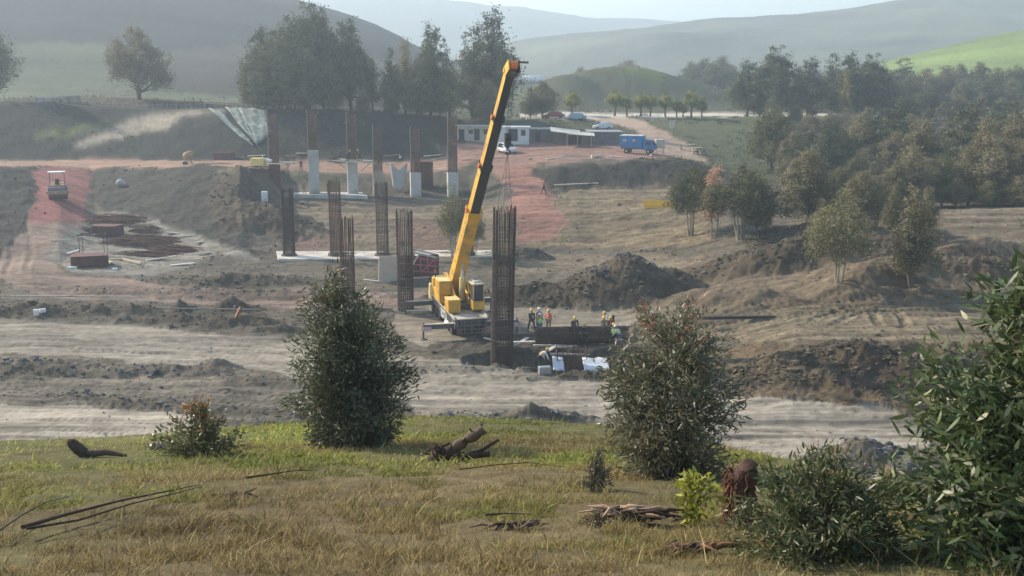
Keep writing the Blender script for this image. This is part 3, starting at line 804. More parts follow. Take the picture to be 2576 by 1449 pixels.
for vx, vt, D, k, w, lb in ((1738, 155, 400, 'bushy2', 1.2, 'pale hazy tree at the left end of the far row'), (1770, 148, 395, 'bushy', 1.2, 'second pale hazy tree of the far row'),
        (1815, 143, 390, 'bushy', 1.3, 'largest pale hazy tree of the far row'), (1790, 160, 385, 'bushy2', 1.3, 'low pale hazy tree in front of the far row')):
    tree(k, vx, 235, vt, D, lb, BK, wide=w)
V = 'trees crowding the valley on the right'
tree('tallB', 1878, 300, 152, 248, 'left tree of the tall dark group at the end of the white road', V, wide=1.35)
tree('tallA', 1948, 300, 112, 246, 'tallest tree of the dark group on the right hillside', V, wide=1.05)
tree('tallB', 2032, 300, 146, 255, 'wide dark tree right of the tallest one', V, wide=1.3)
tree('tallC', 2085, 300, 136, 262, 'narrow tall tree midway along the dark right-hand group', V, wide=1.4)
tree('tallB', 2135, 310, 134, 240, 'tall dark tree near the right end of the dark group', V, wide=1.1)
tree('sparse', 2126, 300, 180, 236, 'pale yellowish tree in front of the dark group', V, wide=.9)
tree('tallA', 2186, 310, 132, 245, 'rightmost tall spire of the dark group', V, wide=.95)
# woodland: jittered rows from far to near
WL = []
r2 = random.Random(5)
for (D, v0, v1, step, tb) in ((330, 2190, 2760, 52, 168), (290, 2000, 2760, 58, 200), (262, 2240, 2760, 54, 220), (240, 1900, 2760, 60, 262), (218, 1930, 2760, 62, 285), (200, 2040, 2760, 66, 310)):
    vx = v0
    while vx < v1:
        k = r2.choice(['bushy', 'bushy2', 'olive', 'round', 'bushy', 'tallC', 'olive'])
        top = tb + r2.uniform(-24, 26) + (12 if vx > 2350 else 0)
        tree(k, vx + r2.uniform(-14, 14), 400, top, D + r2.uniform(-8, 8), 'hazy grey-green eucalyptus in the dense valley woodland on the right', V, wide=r2.uniform(1.1, 1.5) * (1.6 if k == 'tallC' else 1.0))
        vx += step * .8
for vx, vt, D, k, w, lb in (
        (1935, 268, 190, 'bushy2', .95, 'tree with dark crown at the top of the green slope'), (2030, 292, 188, 'bushy', .9, 'round tree above the two bare trees on the green slope'),
        (2105, 335, 178, 'bushy2', 1.0, 'mid-green tree in the middle of the wood right of the green slope'), (2170, 372, 170, 'bushy', .9, 'dark round tree low in the middle of the wood'),
        (2240, 330, 172, 'olive', .9, 'olive tree left of the reddish-topped tall one'), (2310, 300, 158, 'olive', .85, 'tall olive tree with reddish top in the wood'),
        (2390, 330, 176, 'bushy', 1.1, 'grey tree behind the gap right of the reddish-topped one'), (2470, 300, 150, 'olive', .80, 'tall yellowish tree near the right edge, in front of the wood'),
        (2440, 345, 158, 'narrow', 1.2, 'slim companion left of the tall yellowish right-edge tree'), (2548, 280, 152, 'olive', .9, 'olive tree touching the right edge of the photo'),
        (2545, 385, 142, 'olive', .9, 'lower olive tree touching the right edge, in front of the taller one'), (2640, 320, 150, 'bushy', 1.0, 'tree just beyond the right edge'),
        (2030, 378, 150, 'olive', 1.1, 'broad rusty-tinted tree right of the dark grove on the flat'), (2105, 420, 142, 'bushy2', 1.0, 'dark green tree behind the loose tree on the earth ridge'),
        (2190, 440, 138, 'olive', .95, 'olive tree between the dark green one and the taller centre one'), (2250, 405, 140, 'olive', 1.0, 'dense olive tree in the wood\'s front line'),
        (2330, 400, 144, 'bushy', 1.0, 'brownish tree left of the fallen pale poles'), (2210, 500, 128, 'bushy2', .8, 'low olive bush-tree above the tan spur')):
    if vx < 2600: tree(k, vx, 560, vt, D - (16 if D < 165 else 8), lb, V, wide=w * 1.15)
for vx, vt, D, k, w, lb in ((1990, 330, 168, 'olive', 1.0, 'tall olive tree at the left edge of the woodland, above the dark grove'), (2075, 300, 170, 'tallB', 1.3, 'tall feathery tree left of the centre of the woodland'), (2160, 285, 172, 'olive', 1.0, 'tall olive tree at the centre of the woodland'),
        (2235, 262, 170, 'tallB', 1.3, 'feathery tree left of the reddish-topped one'), (2420, 262, 160, 'tallB', 1.2, 'tall feathery tree behind the yellowish right-edge tree'), (2510, 250, 165, 'tallA', 1.1, 'tallest dark tree near the right edge')):
    tree(k, vx, 560, vt, D, lb, V, wide=w)
FL = 'front row of the valley woodland'
for vx, vt, D, k, w in ((2072, 470, 126, 'bushy2', 1.0), (2150, 455, 124, 'olive', 1.0), (2222, 425, 127, 'bushy', 1.0), (2290, 380, 126, 'olive', .9), (2365, 395, 129, 'bushy2', 1.0), (2430, 370, 130, 'olive', .95), (2500, 350, 128, 'bushy', .95),
        (2575, 345, 127, 'olive', .95), (2650, 360, 126, 'bushy', 1.0), (2400, 450, 124, 'bushy', 1.2), (2480, 455, 124, 'bushy2', 1.2), (2560, 440, 123, 'olive', 1.1), (2310, 470, 124, 'bushy', 1.1), (2110, 500, 122, 'olive', 1.0), (2185, 520, 120, 'bushy2', 1.0)):
    tree(k, vx, 560, vt, D, 'olive-grey eucalyptus in the front row of the woodland above the tan hillside', FL, wide=w * 1.1)
tree('bare', 1935, 415, 318, None, 'leaf-poor tree with thin forked trunk on the green slope', None, wide=.8)
tree('bare', 1962, 420, 328, None, 'second thin forked tree on the green slope', None, wide=.9)
NT = 'trees at the edge of the earthworks'
tree('grove', 1738, 592, 410, None, 'brownish multi-stemmed tree left of the orange tree', NT, wide=.85)
tree('orange', 1795, 600, 418, None, 'slim tree with salmon-orange foliage on the tan flat', NT, wide=1.0)
tree('grove', 1862, 603, 415, None, 'dark green multi-stemmed tree right of the orange tree', NT, wide=1.2, rz=.5)
tree('bushy2', 1905, 590, 450, None, 'dark tree at the right end of the grove on the tan flat', NT, wide=.8)
tree('loose', 2108, 712, 478, None, 'loose grey-green tree with pale thin stems on the earth spur', NT, wide=.95)
tree('olive', 2030, 566, 376, None, 'large full olive tree right of the dark grove, trunk base on the tan flat', NT, wide=1.15)
tree('olive', 2165, 575, 430, None, 'full olive tree between the loose tree on the spur and the woodland', NT, wide=1.1)
tree('loose', 2062, 640, 500, None, 'thin leafy tree left behind the loose tree on the spur', NT, wide=.7)
tree('narrow', 2292, 722, 472, None, 'narrow tree hanging low over the tan spur', NT, wide=1.15)
tree('narrow', 2245, 600, 470, None, 'olive narrow tree left behind the one on the tan spur', NT, wide=1.1)
tree('olive', 2330, 590, 470, None, 'rusty low tree left of the fallen pale poles', NT, wide=.8)
tree('loose', 1140, 650, 462, None, 'grey-green tree behind the crane boom by the front slab', NT, wide=.62)
tree('loose', 1195, 640, 520, None, 'smaller tree right behind the boom by the front slab', NT, wide=.75)

# ---- leafy shrubs with real leaves
def shrub(name, vx, vb, vt, D, prof, nleaf, ll, lw, c1, c2, label, per=110, c3=None, tip=None, seed=1, cat='shrub', stems=8, hi=.9, dropz=0.0, clus=7, fill=.35, upright=.2, shiny=M_LEAFN, ysq=1.0):
    """prof: [(t, halfwidth in V)] from the foot up"""
    r = np.random.default_rng(seed); pr = random.Random(seed)
    if not dropz: p = hit(vx, vb, 5, 34); D = p.y; z0 = p.z
    else: p = at(vx, vb, D); z0 = min(p.z, gz(p.x, D))
    h = at(vx, vt, D).z - z0
    mpv = D * S / F * 1.03
    root = empty(name, (p.x, D, z0), 0, label, cat)
    ts = np.array([q[0] for q in prof]); ws = np.array([q[1] for q in prof]) * mpv
    cxs = np.array([(q[2] if len(q) > 2 else 0) for q in prof]) * mpv
    nb = max(30, int(nleaf / per)); tt_ = r.uniform(.04, 1, nb * 3); keep = r.random(nb * 3) < (np.interp(tt_, ts, ws) / ws.max()) ** 1.2; tt_ = tt_[keep][:nb]; nb = len(tt_)
    a = r.uniform(0, 2 * math.pi, nb); w = np.interp(tt_, ts, ws); cx_ = np.interp(tt_, ts, cxs)
    nse = fbm(np.cos(a) * 2.0 + 7, tt_ * 4 + np.sin(a) * 2.0, seed, 3, .6)
    q_ = np.where(r.random(nb) < fill, r.uniform(.35, .8, nb), r.uniform(.85, 1.06, nb)) * (1 + .45 * nse)
    TIP = np.stack([cx_ + np.cos(a) * w * q_, np.sin(a) * w * q_ * ysq, tt_ * h * r.uniform(.96, 1.04, nb)], 1)
    tc = np.clip(tt_ - r.uniform(.12, .34, nb), .02, 1)
    CORE = np.stack([np.interp(tc, ts, cxs) + np.cos(a) * w * .12, np.sin(a) * w * .12, tc * h], 1)
    mb = MB(); st_ = []
    for i in range(stems):
        aa = 6.283 * i / stems + pr.random(); tt = pr.uniform(.55, .95); ww = float(np.interp(tt, ts, ws)) * pr.uniform(.1, .4)
        st_.append(limb(mb, (math.cos(aa) * .05, math.sin(aa) * .05, -.05), (math.cos(aa) * ww + float(np.interp(tt, ts, cxs)), math.sin(aa) * ww, tt * h), .022 * h / 2.5, .005, pr, .12, 6, 6))
    for i in range(nb): limb(mb, CORE[i], TIP[i], .009 * (h / 2.5) ** .5, .0025, pr, .08, 4, 4)
    mb.build('stems', M_BARKD, root)
    ci = np.repeat(np.arange(nb), per); n = len(ci); u_ = r.uniform(.12, 1.02, n) ** .75
    ax = TIP - CORE; L_ = np.linalg.norm(ax, axis=1)
    P = CORE[ci] + ax[ci] * u_[:, None] + r.normal(size=(n, 3)) * (ll * .35 + (L_[ci] * .13 * (1.15 - u_)))[:, None]
    P[:, 2] = np.maximum(P[:, 2], .02)
    tw = unit(ax / L_[:, None] + r.normal(size=(nb, 3)) * .15)
    Dr = unit(tw[ci] * .75 + r.normal(size=(n, 3)) * .55 + np.array([0, 0, upright - .5]))
    hint = unit(unit(P - np.array([0, 0, h * .4])) * .6 + r.normal(size=(n, 3)) * .5 + np.array([0, 0, .3]))
    nc = nb
    vs, f, k = leaf_mesh(P, Dr, r.uniform(.6, 1.25, n) * ll, r.uniform(.7, 1.2, n) * lw, r, lens=True, hint=hint)
    cv = np.clip(.5 + r.normal(size=nc) * .3, 0, 1)[ci][:, None]
    col = np.array(c1) * (1 - cv) + np.array(c2) * cv
    if c3 is not None:
        m_ = (r.random(n) < .12)[:, None]; col = np.where(m_, np.array(c3), col)
    if tip is not None:
        tt = P[:, 2] / h
        rr_ = np.hypot(P[:, 0] - np.interp(tt, ts, cxs), P[:, 1]) / np.maximum(np.interp(tt, ts, ws), .05)
        m_ = (r.random(n) < np.clip((tt - tip[1]) * tip[2], 0, .8) * np.clip(rr_ * 1.3, .3, 1))[:, None]
        col = np.where(m_, np.array(tip[0]) * r.uniform(.6, 1.2, (n, 1)), col)
    col = col * r.uniform(.7, 1.35, (n, 1))
    np_mesh('leaves', vs, f, shiny, root, col=np.repeat(col, k, 0))
    return root

shrub('eucalyptus_shrub', 895, 1122, 690, 20.3, [(0, 95, 0), (.1, 125, 0), (.28, 152, 0), (.42, 146, -4), (.62, 132, -14), (.74, 112, -24), (.86, 78, -34), (.94, 48, -40), (1, 22, -42)], 20000, .135, .028,
      (.055, .072, .04), (.13, .145, .08), 'large dark bushy eucalyptus shrub in front of the haul road, left of centre', c3=(.14, .13, .06), tip=((.20, .13, .06), .75, 1.2), seed=31)
shrub('eucalyptus_shrub', 1690, 1200, 765, 15.4, [(0, 70, 10), (.08, 125, 10), (.25, 170, -5), (.5, 178, -8), (.7, 158, 5), (.86, 125, 0), (.95, 90, -10), (1, 50, -10)], 14000, .115, .023,
      (.08, .095, .055), (.19, .18, .105), 'loose eucalyptus shrub with reddish tips in front of the pit workers', c3=(.2, .16, .09), tip=((.30, .12, .08), .74, 1.5), seed=32, fill=.4, per=75)
shrub('eucalyptus_shrub', 2050, 1640, 1128, 7.9, [(0, 215), (.25, 245), (.5, 245), (.7, 215), (.85, 150), (.94, 90), (1, 30)], 19000, .082, .018,
      (.05, .075, .025), (.12, .135, .055), 'low leafy eucalyptus bush at the bottom edge beside the red-brown stump', c3=(.2, .17, .08), tip=((.26, .2, .08), .8, 1.5), seed=33, dropz=1)
shrub('eucalyptus_shrub', 2620, 1680, 548, 7.8, [(0, 330), (.2, 380), (.4, 375), (.55, 340), (.68, 285), (.78, 225), (.87, 165), (.94, 110), (1, 60)], 30000, .14, .036,
      (.045, .075, .026), (.12, .155, .06), 'large glossy eucalyptus bush filling the right edge of the foreground', c3=(.25, .24, .14), seed=34, dropz=1, fill=.45, per=90)
shrub('shrub', 500, 1145, 1008, 18.6, [(0, 70), (.2, 98), (.45, 95), (.65, 70), (.85, 45), (1, 22)], 2800, .09, .035,
      (.085, .10, .04), (.17, .17, .07), 'small round shrub with orange-red young leaves at the grass edge', c3=(.2, .14, .05), tip=((.46, .22, .08), .5, 1.6), seed=35, per=40, upright=.6)
shrub('thorny_bush', 1500, 1242, 1125, 13.7, [(0, 30), (.25, 52), (.6, 45), (.85, 26), (1, 10)], 700, .035, .012,
      (.07, .075, .05), (.12, .12, .08), 'small grey twiggy bush in the grass beside the stump log', seed=36, stems=26, per=12, upright=.5)
shrub('sapling', 1745, 1322, 1172, 11.4, [(0, 10), (.2, 26), (.45, 48), (.7, 52), (.9, 30), (1, 12)], 420, .085, .034,
      (.18, .22, .03), (.44, .42, .06), 'slender sapling with bright yellow-green leaves beside the red-brown stump', c3=(.42, .38, .05), seed=37, stems=3, fill=.6, per=14)
shrub('weed_bush', 2240, 1262, 1180, 13.4, [(0, 60), (.4, 70), (.8, 45), (1, 20)], 1500, .05, .02,
      (.16, .15, .05), (.24, .2, .07), 'yellowish weed clump on the grass edge at the right, beside the large right bush', seed=38, stems=12, per=25)
shrub('weed_bush', 1500, 1325, 1290, 11.5, [(0, 30), (.5, 40), (1, 15)], 200, .04, .015,
      (.14, .10, .06), (.2, .15, .09), 'little dry weed in the brown grass below the thorny bush', seed=39, stems=10, per=8)

# ---- grass: one stuff object
def grass():
    r = np.random.default_rng(5)
    n = 1150000
    u = r.uniform(-.62, .62, n)
    y = (r.uniform(0, 1, n) ** .8) * 23 + 6.3
    cd = np.interp(u, CR_U, CR_D)
    k = y < cd + 1.2
    u = u[k]; y = y[k]; cd = cd[k]; x = u * y
    pt = fbm(x * .9, y * .9, 91, 4) * .5 + .5
    k = r.random(len(x)) < np.clip(.6 + pt * .8, 0, 1); x = x[k]; y = y[k]; cd = cd[k]; pt = pt[k]; n = len(x)
    z = base_z(x, y) + mound_z(x, y)[0]
    near = np.clip((cd - y) / cd, 0, 1)                # 0 at the crest, 1 at the camera
    g = fbm(x * .45, y * .45, 92, 4) * .5 + .5
    tus = np.clip(.62 + 1.2 * fbm(x * 3.1, y * 3.1, 94, 2), .42, 1.8)
    green = np.clip(.66 - near * 1.35 + (g - .5) * 3.6 + r.normal(size=n) * .3, 0, 1)
    h = (.03 + .045 * np.clip(near * 1.5, 0, 1) + .04 * pt) * r.uniform(.5, 1.5, n) * np.where(green > .6, .75, 1.0)
    h = h * tus * (1 - .3 * near)
    tall = r.random(n) < .02; h = np.where(tall, h * 1.9 + .05, h)
    w = (.0022 + .0002 * y) * r.uniform(.7, 1.6, n) * np.where(green > .6, 2.0, 1.0)
    lean = np.stack([r.normal(size=n) * .75 + .12, r.normal(size=n) * .75], 1) * h[:, None]
    a = r.uniform(-1, 1, n) * .9
    sx, sy = np.cos(a) * w, np.sin(a) * w
    base = np.stack([x, y, z - .02], 1); off = np.stack([sx, sy, 0 * x], 1)
    mid = base + np.stack([lean[:, 0] * .35, lean[:, 1] * .35, h * .6], 1); tip = base + np.stack([lean[:, 0], lean[:, 1], h], 1)
    vs = np.stack([base - off, base + off, mid + off * .7, mid - off * .7, tip], 1).reshape(-1, 3)
    b = np.arange(n)[:, None] * 5
    f = np.concatenate([b + np.array([[0, 1, 2]]), b + np.array([[0, 2, 3]]), b + np.array([[3, 2, 4]])], 0)
    dry = np.array((.62, .48, .21)); dry2 = np.array((.23, .165, .075)); gr = np.array((.20, .25, .05)); gr2 = np.array((.46, .43, .11))
    t = r.random((n, 1)); patch = fbm(x * .25, y * .4, 95, 3)[:, None]
    c = (dry * t + dry2 * (1 - t)); cg = gr * t + gr2 * (1 - t)
    c = c + (cg - c) * green[:, None]; c = c * (1 + .6 * patch) * r.uniform(.5, 1.5, (n, 1))
    c = c * np.array((.90, .90, .92)) * (1.02 - .25 * np.clip(near * 1.6 - .45, 0, 1))[:, None]
    o = np_mesh('grass', vs, f, M_GRASS, col=np.repeat(c, 5, 0))
    tag(o, kind='stuff')
grass()

# ---- scrub and clods on the earthworks: stuff
def clods():
    r = np.random.default_rng(6)
    n = 80000
    iv = r.uniform(1 / 175, 1 / 50., n); y = 1 / iv; u = r.uniform(-.62, .62, n); x = u * y
    z, col, kind, dk, sk = ground_full(x, y)
    pr_ = np.where((kind == 1) & (dk < .2), .03, .28 + .72 * np.clip(dk, 0, 1)) * np.where(sk > .06, .45, 1.0) * np.clip(.2 + 1.2 * (fbm(x * .3, y * .3, 97, 3) * .5 + .5), 0, 1)
    k = (r.random(n) < pr_) & (kind != 2); x, y, z, col, dk = x[k], y[k], z[k], col[k], dk[k]; n = len(x); col = np.minimum(col, .26)
    s = np.exp(r.normal(size=n) * .5) * .075 * (1 + dk * .7) * (y / 80) ** .4
    s = np.clip(s * .62, .02, .3)
    bm = bmesh.new(); bmesh.ops.create_icosphere(bm, subdivisions=1, radius=1); bv = np.array([v.co[:] for v in bm.verts]); bf = np.array([[v.index for v in f.verts] for f in bm.faces]); bm.free()
    vs = bv[None] * (1 + .35 * r.normal(size=(n, len(bv), 1))) * s[:, None, None] * np.array([1.2, 1.0, .75]) + np.stack([x, y, z + s * .2], 1)[:, None]
    f = (bf[None] + (np.arange(n) * len(bv))[:, None, None]).reshape(-1, 3)
    c = np.where(dk[:, None] > .3, np.minimum(col, .13), col) * r.uniform(.55, 1.4, (n, 1))
    o = np_mesh('soil_clods', vs.reshape(-1, 3), f, mat('clods', (1, 1, 1), .95, var=.2, scale=4, attr=True, spec=.1), col=np.repeat(c, len(bv), 0))
    tag(o, kind='stuff')
clods()
def scrub():
    """low dry scrub and weeds on banks and fields"""
    r = np.random.default_rng(8); n = 16000
    iv = r.uniform(1 / 330, 1 / 72., n); y = 1 / iv; x = r.uniform(-.6, .6, n) * y
    z, col, kind, dk, sk = ground_full(x, y)
    px, py, _ = proj(x, y, z)
    w = fbm(x * .06, y * .06, 99, 4)
    k = (kind == 0) & (w > .02) & ((y > 185) | (px > 640)) & (sk < .02) & (r.random(n) < .8)
    x, y, z, dk = x[k], y[k], z[k], dk[k]; n = len(x); m_ = 9
    s = r.uniform(.12, .45, n) * (y / 110) ** .6
    P = np.repeat(np.stack([x, y, z], 1), m_, 0) + r.normal(size=(n * m_, 3)) * np.repeat(s, m_)[:, None] * np.array([.8, .8, .1])
    Dr = unit(r.normal(size=(n * m_, 3)) * .6 + np.array([0, 0, 1.0]))
    L = np.repeat(s, m_) * r.uniform(.6, 1.3, n * m_)
    vs, f, kk = leaf_mesh(P, Dr, L, L * .4, r)
    c1 = np.array((.07, .085, .035)); c2 = np.array((.19, .15, .08)); t = np.clip(r.random((n, 1)) * .8 + (y[:, None] < 170) * .4, 0, 1)
    c = np.repeat(c1 * (1 - t) + c2 * t, m_, 0) * r.uniform(.7, 1.3, (n * m_, 1))
    tag(np_mesh('scrub', vs, f, M_LEAFF, col=np.repeat(c, kk, 0)), kind='stuff')
scrub()
# ------------------------------------------------------------------ materials of things
M_YEL = mat('crane yellow', (.74, .40, .03), .45, var=.22, scale=1.6, spec=.5, col2=(.36, .22, .07), dirt=.6)
M_YEL2 = mat('pale yellow', (.78, .60, .22), .5, var=.12, scale=2, col2=(.4, .3, .15), dirt=.3)
M_BLK = mat('boom dark', (.035, .03, .028), .6, var=.3, scale=3)
M_STEEL = mat('dark steel', (.09, .09, .095), .6, var=.3, scale=3, col2=(.14, .10, .07), dirt=.5)
M_CREAM = mat('cream paint', (.55, .50, .42), .55, var=.15, scale=2, col2=(.3, .25, .2), dirt=.5)
M_WHITE = mat('white paint', (.78, .78, .76), .45, var=.08, scale=2, col2=(.5, .47, .4), dirt=.2)
M_RED = mat('red paint', (.42, .05, .045), .55, var=.2, scale=3)
M_ORANGE = mat('orange', (.70, .18, .04), .6, var=.15, scale=3)
M_RUST = mat('rusty rebar', (.085, .048, .036), .85, var=.35, scale=3, col2=(.16, .08, .05), dirt=.5)
M_RUSTD = mat('dark rusty rebar', (.058, .04, .034), .85, var=.35, scale=3)
M_REDOX = mat('red oxide formwork', (.14, .048, .045), .8, var=.4, scale=2, col2=(.07, .04, .04), dirt=.6)
M_CONC = mat('concrete', (.50, .48, .45), .9, var=.14, scale=1.2, bump=.01, col2=(.30, .28, .25), dirt=.4)
M_CONCL = mat('fresh concrete', (.56, .53, .47), .9, var=.14, scale=1.0, bump=.01, col2=(.40, .36, .30), dirt=.5)
M_WOOD = mat('pale timber', (.50, .40, .27), .85, var=.25, scale=5)
M_WOODG = mat('grey timber', (.30, .27, .22), .9, var=.3, scale=5)
M_GLASS = mat('dark glass', (.03, .04, .045), .12, var=.1, scale=2, spec=.8)
M_TYRE = mat('tyre rubber', (.03, .028, .026), .9, var=.3, scale=5)
M_BLUE = mat('blue paint', (.02, .19, .45), .45, var=.15, scale=2, col2=(.05, .14, .26), dirt=.3)
M_LBLUE = mat('light blue paint', (.25, .42, .52), .4, var=.1, scale=2)
M_CAR = mat('car white', (.70, .72, .74), .3, var=.05, scale=2, spec=.6)
M_CARR = mat('car maroon', (.30, .06, .07), .3, var=.08, scale=2, spec=.6)
M_TIN = mat('corrugated tin', (.34, .36, .37), .5, var=.25, scale=2, metal=.3, col2=(.25, .2, .17), dirt=.4)
M_TIND = mat('dark tin', (.12, .13, .13), .7, var=.3, scale=1.5, col2=(.16, .12, .1), dirt=.5)
M_TARP = mat('pale netting', (.135, .165, .155), .8, var=.25, scale=2, col2=(.3, .33, .28), dirt=.5)
M_SHEET = mat('white plastic sheet', (.52, .54, .56), .35, var=.08, scale=2)
M_ROPE = mat('wire rope', (.06, .06, .06), .6)

# ------------------------------------------------------------------ mobile crane
CR = R(14)
cp = Vector((-4.33, 86.1, 0)); cp.z = max(gz(cp.x, cp.y), G0 - .05)
crane = empty('mobile_crane', cp, CR, 'yellow mobile crane with raised telescopic boom holding the thick rebar column', 'crane')
b = MB()
b.box((0, 0, 1.18), (1.5, 10.6, .55), 0)
b.box((0, 0, 1.50), (2.62, 10.8, .09), 1)
for s_ in (-1, 1):
    b.box((s_ * 1.22, -.1, 1.2), (.16, 9.4, .5), 0)
    b.box((s_ * 1.27, 0, 1.60), (.12, 10.6, .12), 1)
    for yy_ in (-4.4, -1.3, -.6, 3.0, 4.4): b.box((s_ * 1.1, yy_, .95), (.34, .55, .5), 0)
b.build('chassis', [M_STEEL, M_CREAM], crane, .02)
b = MB()
for i in range(5): b.box((-1.1 + i * .55, -5.42, .9), (.05, .05, 1.05))
for i in range(4): b.box((0, -5.44, .45 + i * .3), (2.4, .04, .045))
for s_ in (-1, 1): b.box((s_ * .95, -5.46, .62), (.4, .05, .14), 1)
b.build('rear_grille', [mat('grey metal', (.16, .17, .17), .6), M_RED], crane)
def wheel(par, x, y, z, r_, w, axis='x', rim=M_STEEL):
    b = MB(); d = Vector((1, 0, 0)) if axis == 'x' else Vector((0, 1, 0)); c = Vector((x, y, z))
    b.tube([c - d * w / 2, c - d * w * .42, c + d * w * .42, c + d * w / 2], [r_ * .9, r_, r_, r_ * .9], n=18)
    o = b.build('wheel', M_TYRE, par)
    q = MB(); q.tube([c - d * (w / 2 + .012), c + d * (w / 2 + .012)], r_ * .5, n=12); q.build('rim', rim, o)
    return o
for yy_ in (-3.6, -2.3, 1.6, 3.0, 4.6):
    for s_ in (-1, 1): wheel(crane, s_ * 1.08, yy_, .55, .55, .38)
# carrier cab at the far end
b = MB(); b.prism([(4.6, .95), (6.2, .95), (6.3, 1.5), (6.0, 2.3), (4.6, 2.3)], 'x', -1.3, 1.3, 0)
b.build('driver_cab', [M_YEL2], crane, .05)
# lettering panel along the left side
b = MB(); b.box((-1.315, -1.8, 1.05), (.03, 4.4, .78)); panel = b.build('side_panel', mat('navy panel', (.03, .04, .06), .5), crane)
cu = bpy.data.curves.new('lettering', 'FONT'); cu.body = 'EOTA'; cu.size = .98; cu.extrude = .01; cu.space_character = 1.05; cu.offset = .02
to = bpy.data.objects.new('lettering', cu); COL.objects.link(to)
dg = bpy.context.evaluated_depsgraph_get(); tm = bpy.data.meshes.new_from_object(to.evaluated_get(dg)); bpy.data.objects.remove(to)
tm.transform(Matrix.Translation((-1.345, .2, .70)) @ Matrix.Rotation(R(-90), 4, 'Z') @ Matrix.Rotation(R(90), 4, 'X'))
tm.materials.clear(); tm.materials.append(M_WHITE)
to = bpy.data.objects.new('lettering', tm); COL.objects.link(to); to.parent = panel
def stripes(par, x, y, z, w, h, n=5):
    b = MB(); b.box((x, y, z), (w, .05, h), 0); o = b.build('warning_plate', M_WHITE, par)
    q = MB()
    for i in range(n):
        x0 = x - w / 2 + w * i / n
        q.add([(x0, y - .03, z - h / 2), (x0 + w / n * .5, y - .03, z - h / 2), (min(x0 + w / n * 1.1, x + w / 2), y - .03, z + h / 2), (min(x0 + w / n * .6, x + w / 2), y - .03, z + h / 2)], [(0, 1, 2, 3)])
    q.build('red_stripes', M_RED, o)
for s_, y_ in ((-1, -4.9), (1, -4.9), (-1, 4.0), (1, 4.0)):
    b = MB(); b.box((s_ * 2.45, y_, .98), (2.5, .38, .34), 0); b.box((s_ * 2.4, y_, 1.17), (2.55, .44, .04), 1)
    o = b.build('outrigger', [M_STEEL, M_CREAM], crane, .015)
    q = MB(); q.tube([(s_ * 3.62, y_, 1.3), (s_ * 3.62, y_, .1)], .075, 0, 10); q.build('jack_leg', M_STEEL, o)
    q = MB(); q.tube([(s_ * 3.62, y_, .02), (s_ * 3.62, y_, .09)], [.32, .26], 0, 14); q.build('foot_pad', M_STEEL, o)
    if y_ < 0: stripes(crane, s_ * 3.35, y_ - .24, .86, .62, .34)
# superstructure
b = MB()
b.tube([(0, .2, 1.55), (0, .2, 1.85)], .85, 1, 20)
b.box((-.1, .3, 1.95), (2.3, 5.2, .2), 1)
b.prism([(-2.4, 2.05), (2.6, 2.05), (3.1, 2.6), (2.9, 3.7), (1.6, 3.9), (-.6, 3.2), (-2.4, 2.5)], 'x', -.62, -.50, 0)
b.prism([(-2.4, 2.05), (2.6, 2.05), (3.1, 2.6), (2.9, 3.7), (1.6, 3.9), (-.6, 3.2), (-2.4, 2.5)], 'x', .38, .50, 0)
b.build('turntable_frame', [M_YEL, M_STEEL], crane, .02)
def hatch_box(c, d, nm='equipment_box'):  # pale lids and dim camera-side hatches paint in light and shade
    b = MB(); b.box(c, d, 0); b.box((c[0], c[1], c[2] + d[2] / 2 + .03), (d[0] + .06, d[1] + .06, .06), 1)
    o = b.build(nm, [M_YEL, M_YEL2], crane, .02)
    q = MB(); q.box((c[0], c[1] - d[1] / 2 - .02, c[2] - .03), (d[0] * .78, .04, d[2] * .78)); q.build('hatch', mat('shaded yellow panel', (.55, .30, .04), .5, var=.15, scale=3), o, .01)
hatch_box((-.98, -2.9, 2.15), (.95, 1.5, .95)); hatch_box((-1.15, .2, 3.05), (.95, 1.9, 1.05)); hatch_box((-1.2, .9, 2.2), (.7, 2.8, .8))
b = MB(); b.box((-.1, 3.4, 2.6), (2.7, .9, 1.3)); b.box((-.1, 3.4, 3.28), (2.5, .8, .06), 1); b.build('counterweight', [M_YEL, M_YEL2], crane, .04)
b = MB(); b.tube([(-1.25, 3.0, 3.3), (-1.25, 3.0, 3.7)], .05, 0, 6); b.tube([(-1.25, 3.0, 3.7), (-1.25, 3.0, 3.86)], .09, 1, 8); b.build('beacon', [M_BLK, M_RED], crane)
b = MB(); b.box((.95, -.5, 2.9), (.6, .9, .9)); b.box((.95, -.5, 3.5), (.7, 1.0, .1), 1); b.build('winch_housing', [M_YEL, M_YEL2], crane, .03)
# operator cab
cb = MB()
x0, x1, y0, y1, z0, z1 = .52, 1.42, -3.45, -1.7, 1.72, 3.72
cb.prism([(y0, z0 + .1), (y0 + .12, z0), (y1, z0), (y1, z0 + .72), (y0, z0 + .72)], 'x', x0, x1, 0)
for (xx, yy_) in ((x0 + .05, y0 + .05), (x1 - .05, y0 + .05), (x0 + .05, y1 - .05), (x1 - .05, y1 - .05), (x0 + .05, (y0 + y1) / 2)):
    cb.box((xx, yy_, (z0 + .72 + z1) / 2), (.09, .09, z1 - z0 - .72), 0 if yy_ > y0 + .2 else 1)
cb.box(((x0 + x1) / 2, (y0 + y1) / 2, z1 + .03), (x1 - x0 + .08, y1 - y0 + .1, .1), 1)
cb.box(((x0 + x1) / 2, y1 + .05, 2.7), (x1 - x0, .1, 1.9), 0)
cabo = cb.build('operator_cab', [M_YEL, M_CREAM], crane, .015)
g = MB(); g.box(((x0 + x1) / 2, y0 + .05, 3.05), (x1 - x0 - .16, .03, 1.16)); g.build('windscreen', M_GLASS, cabo)
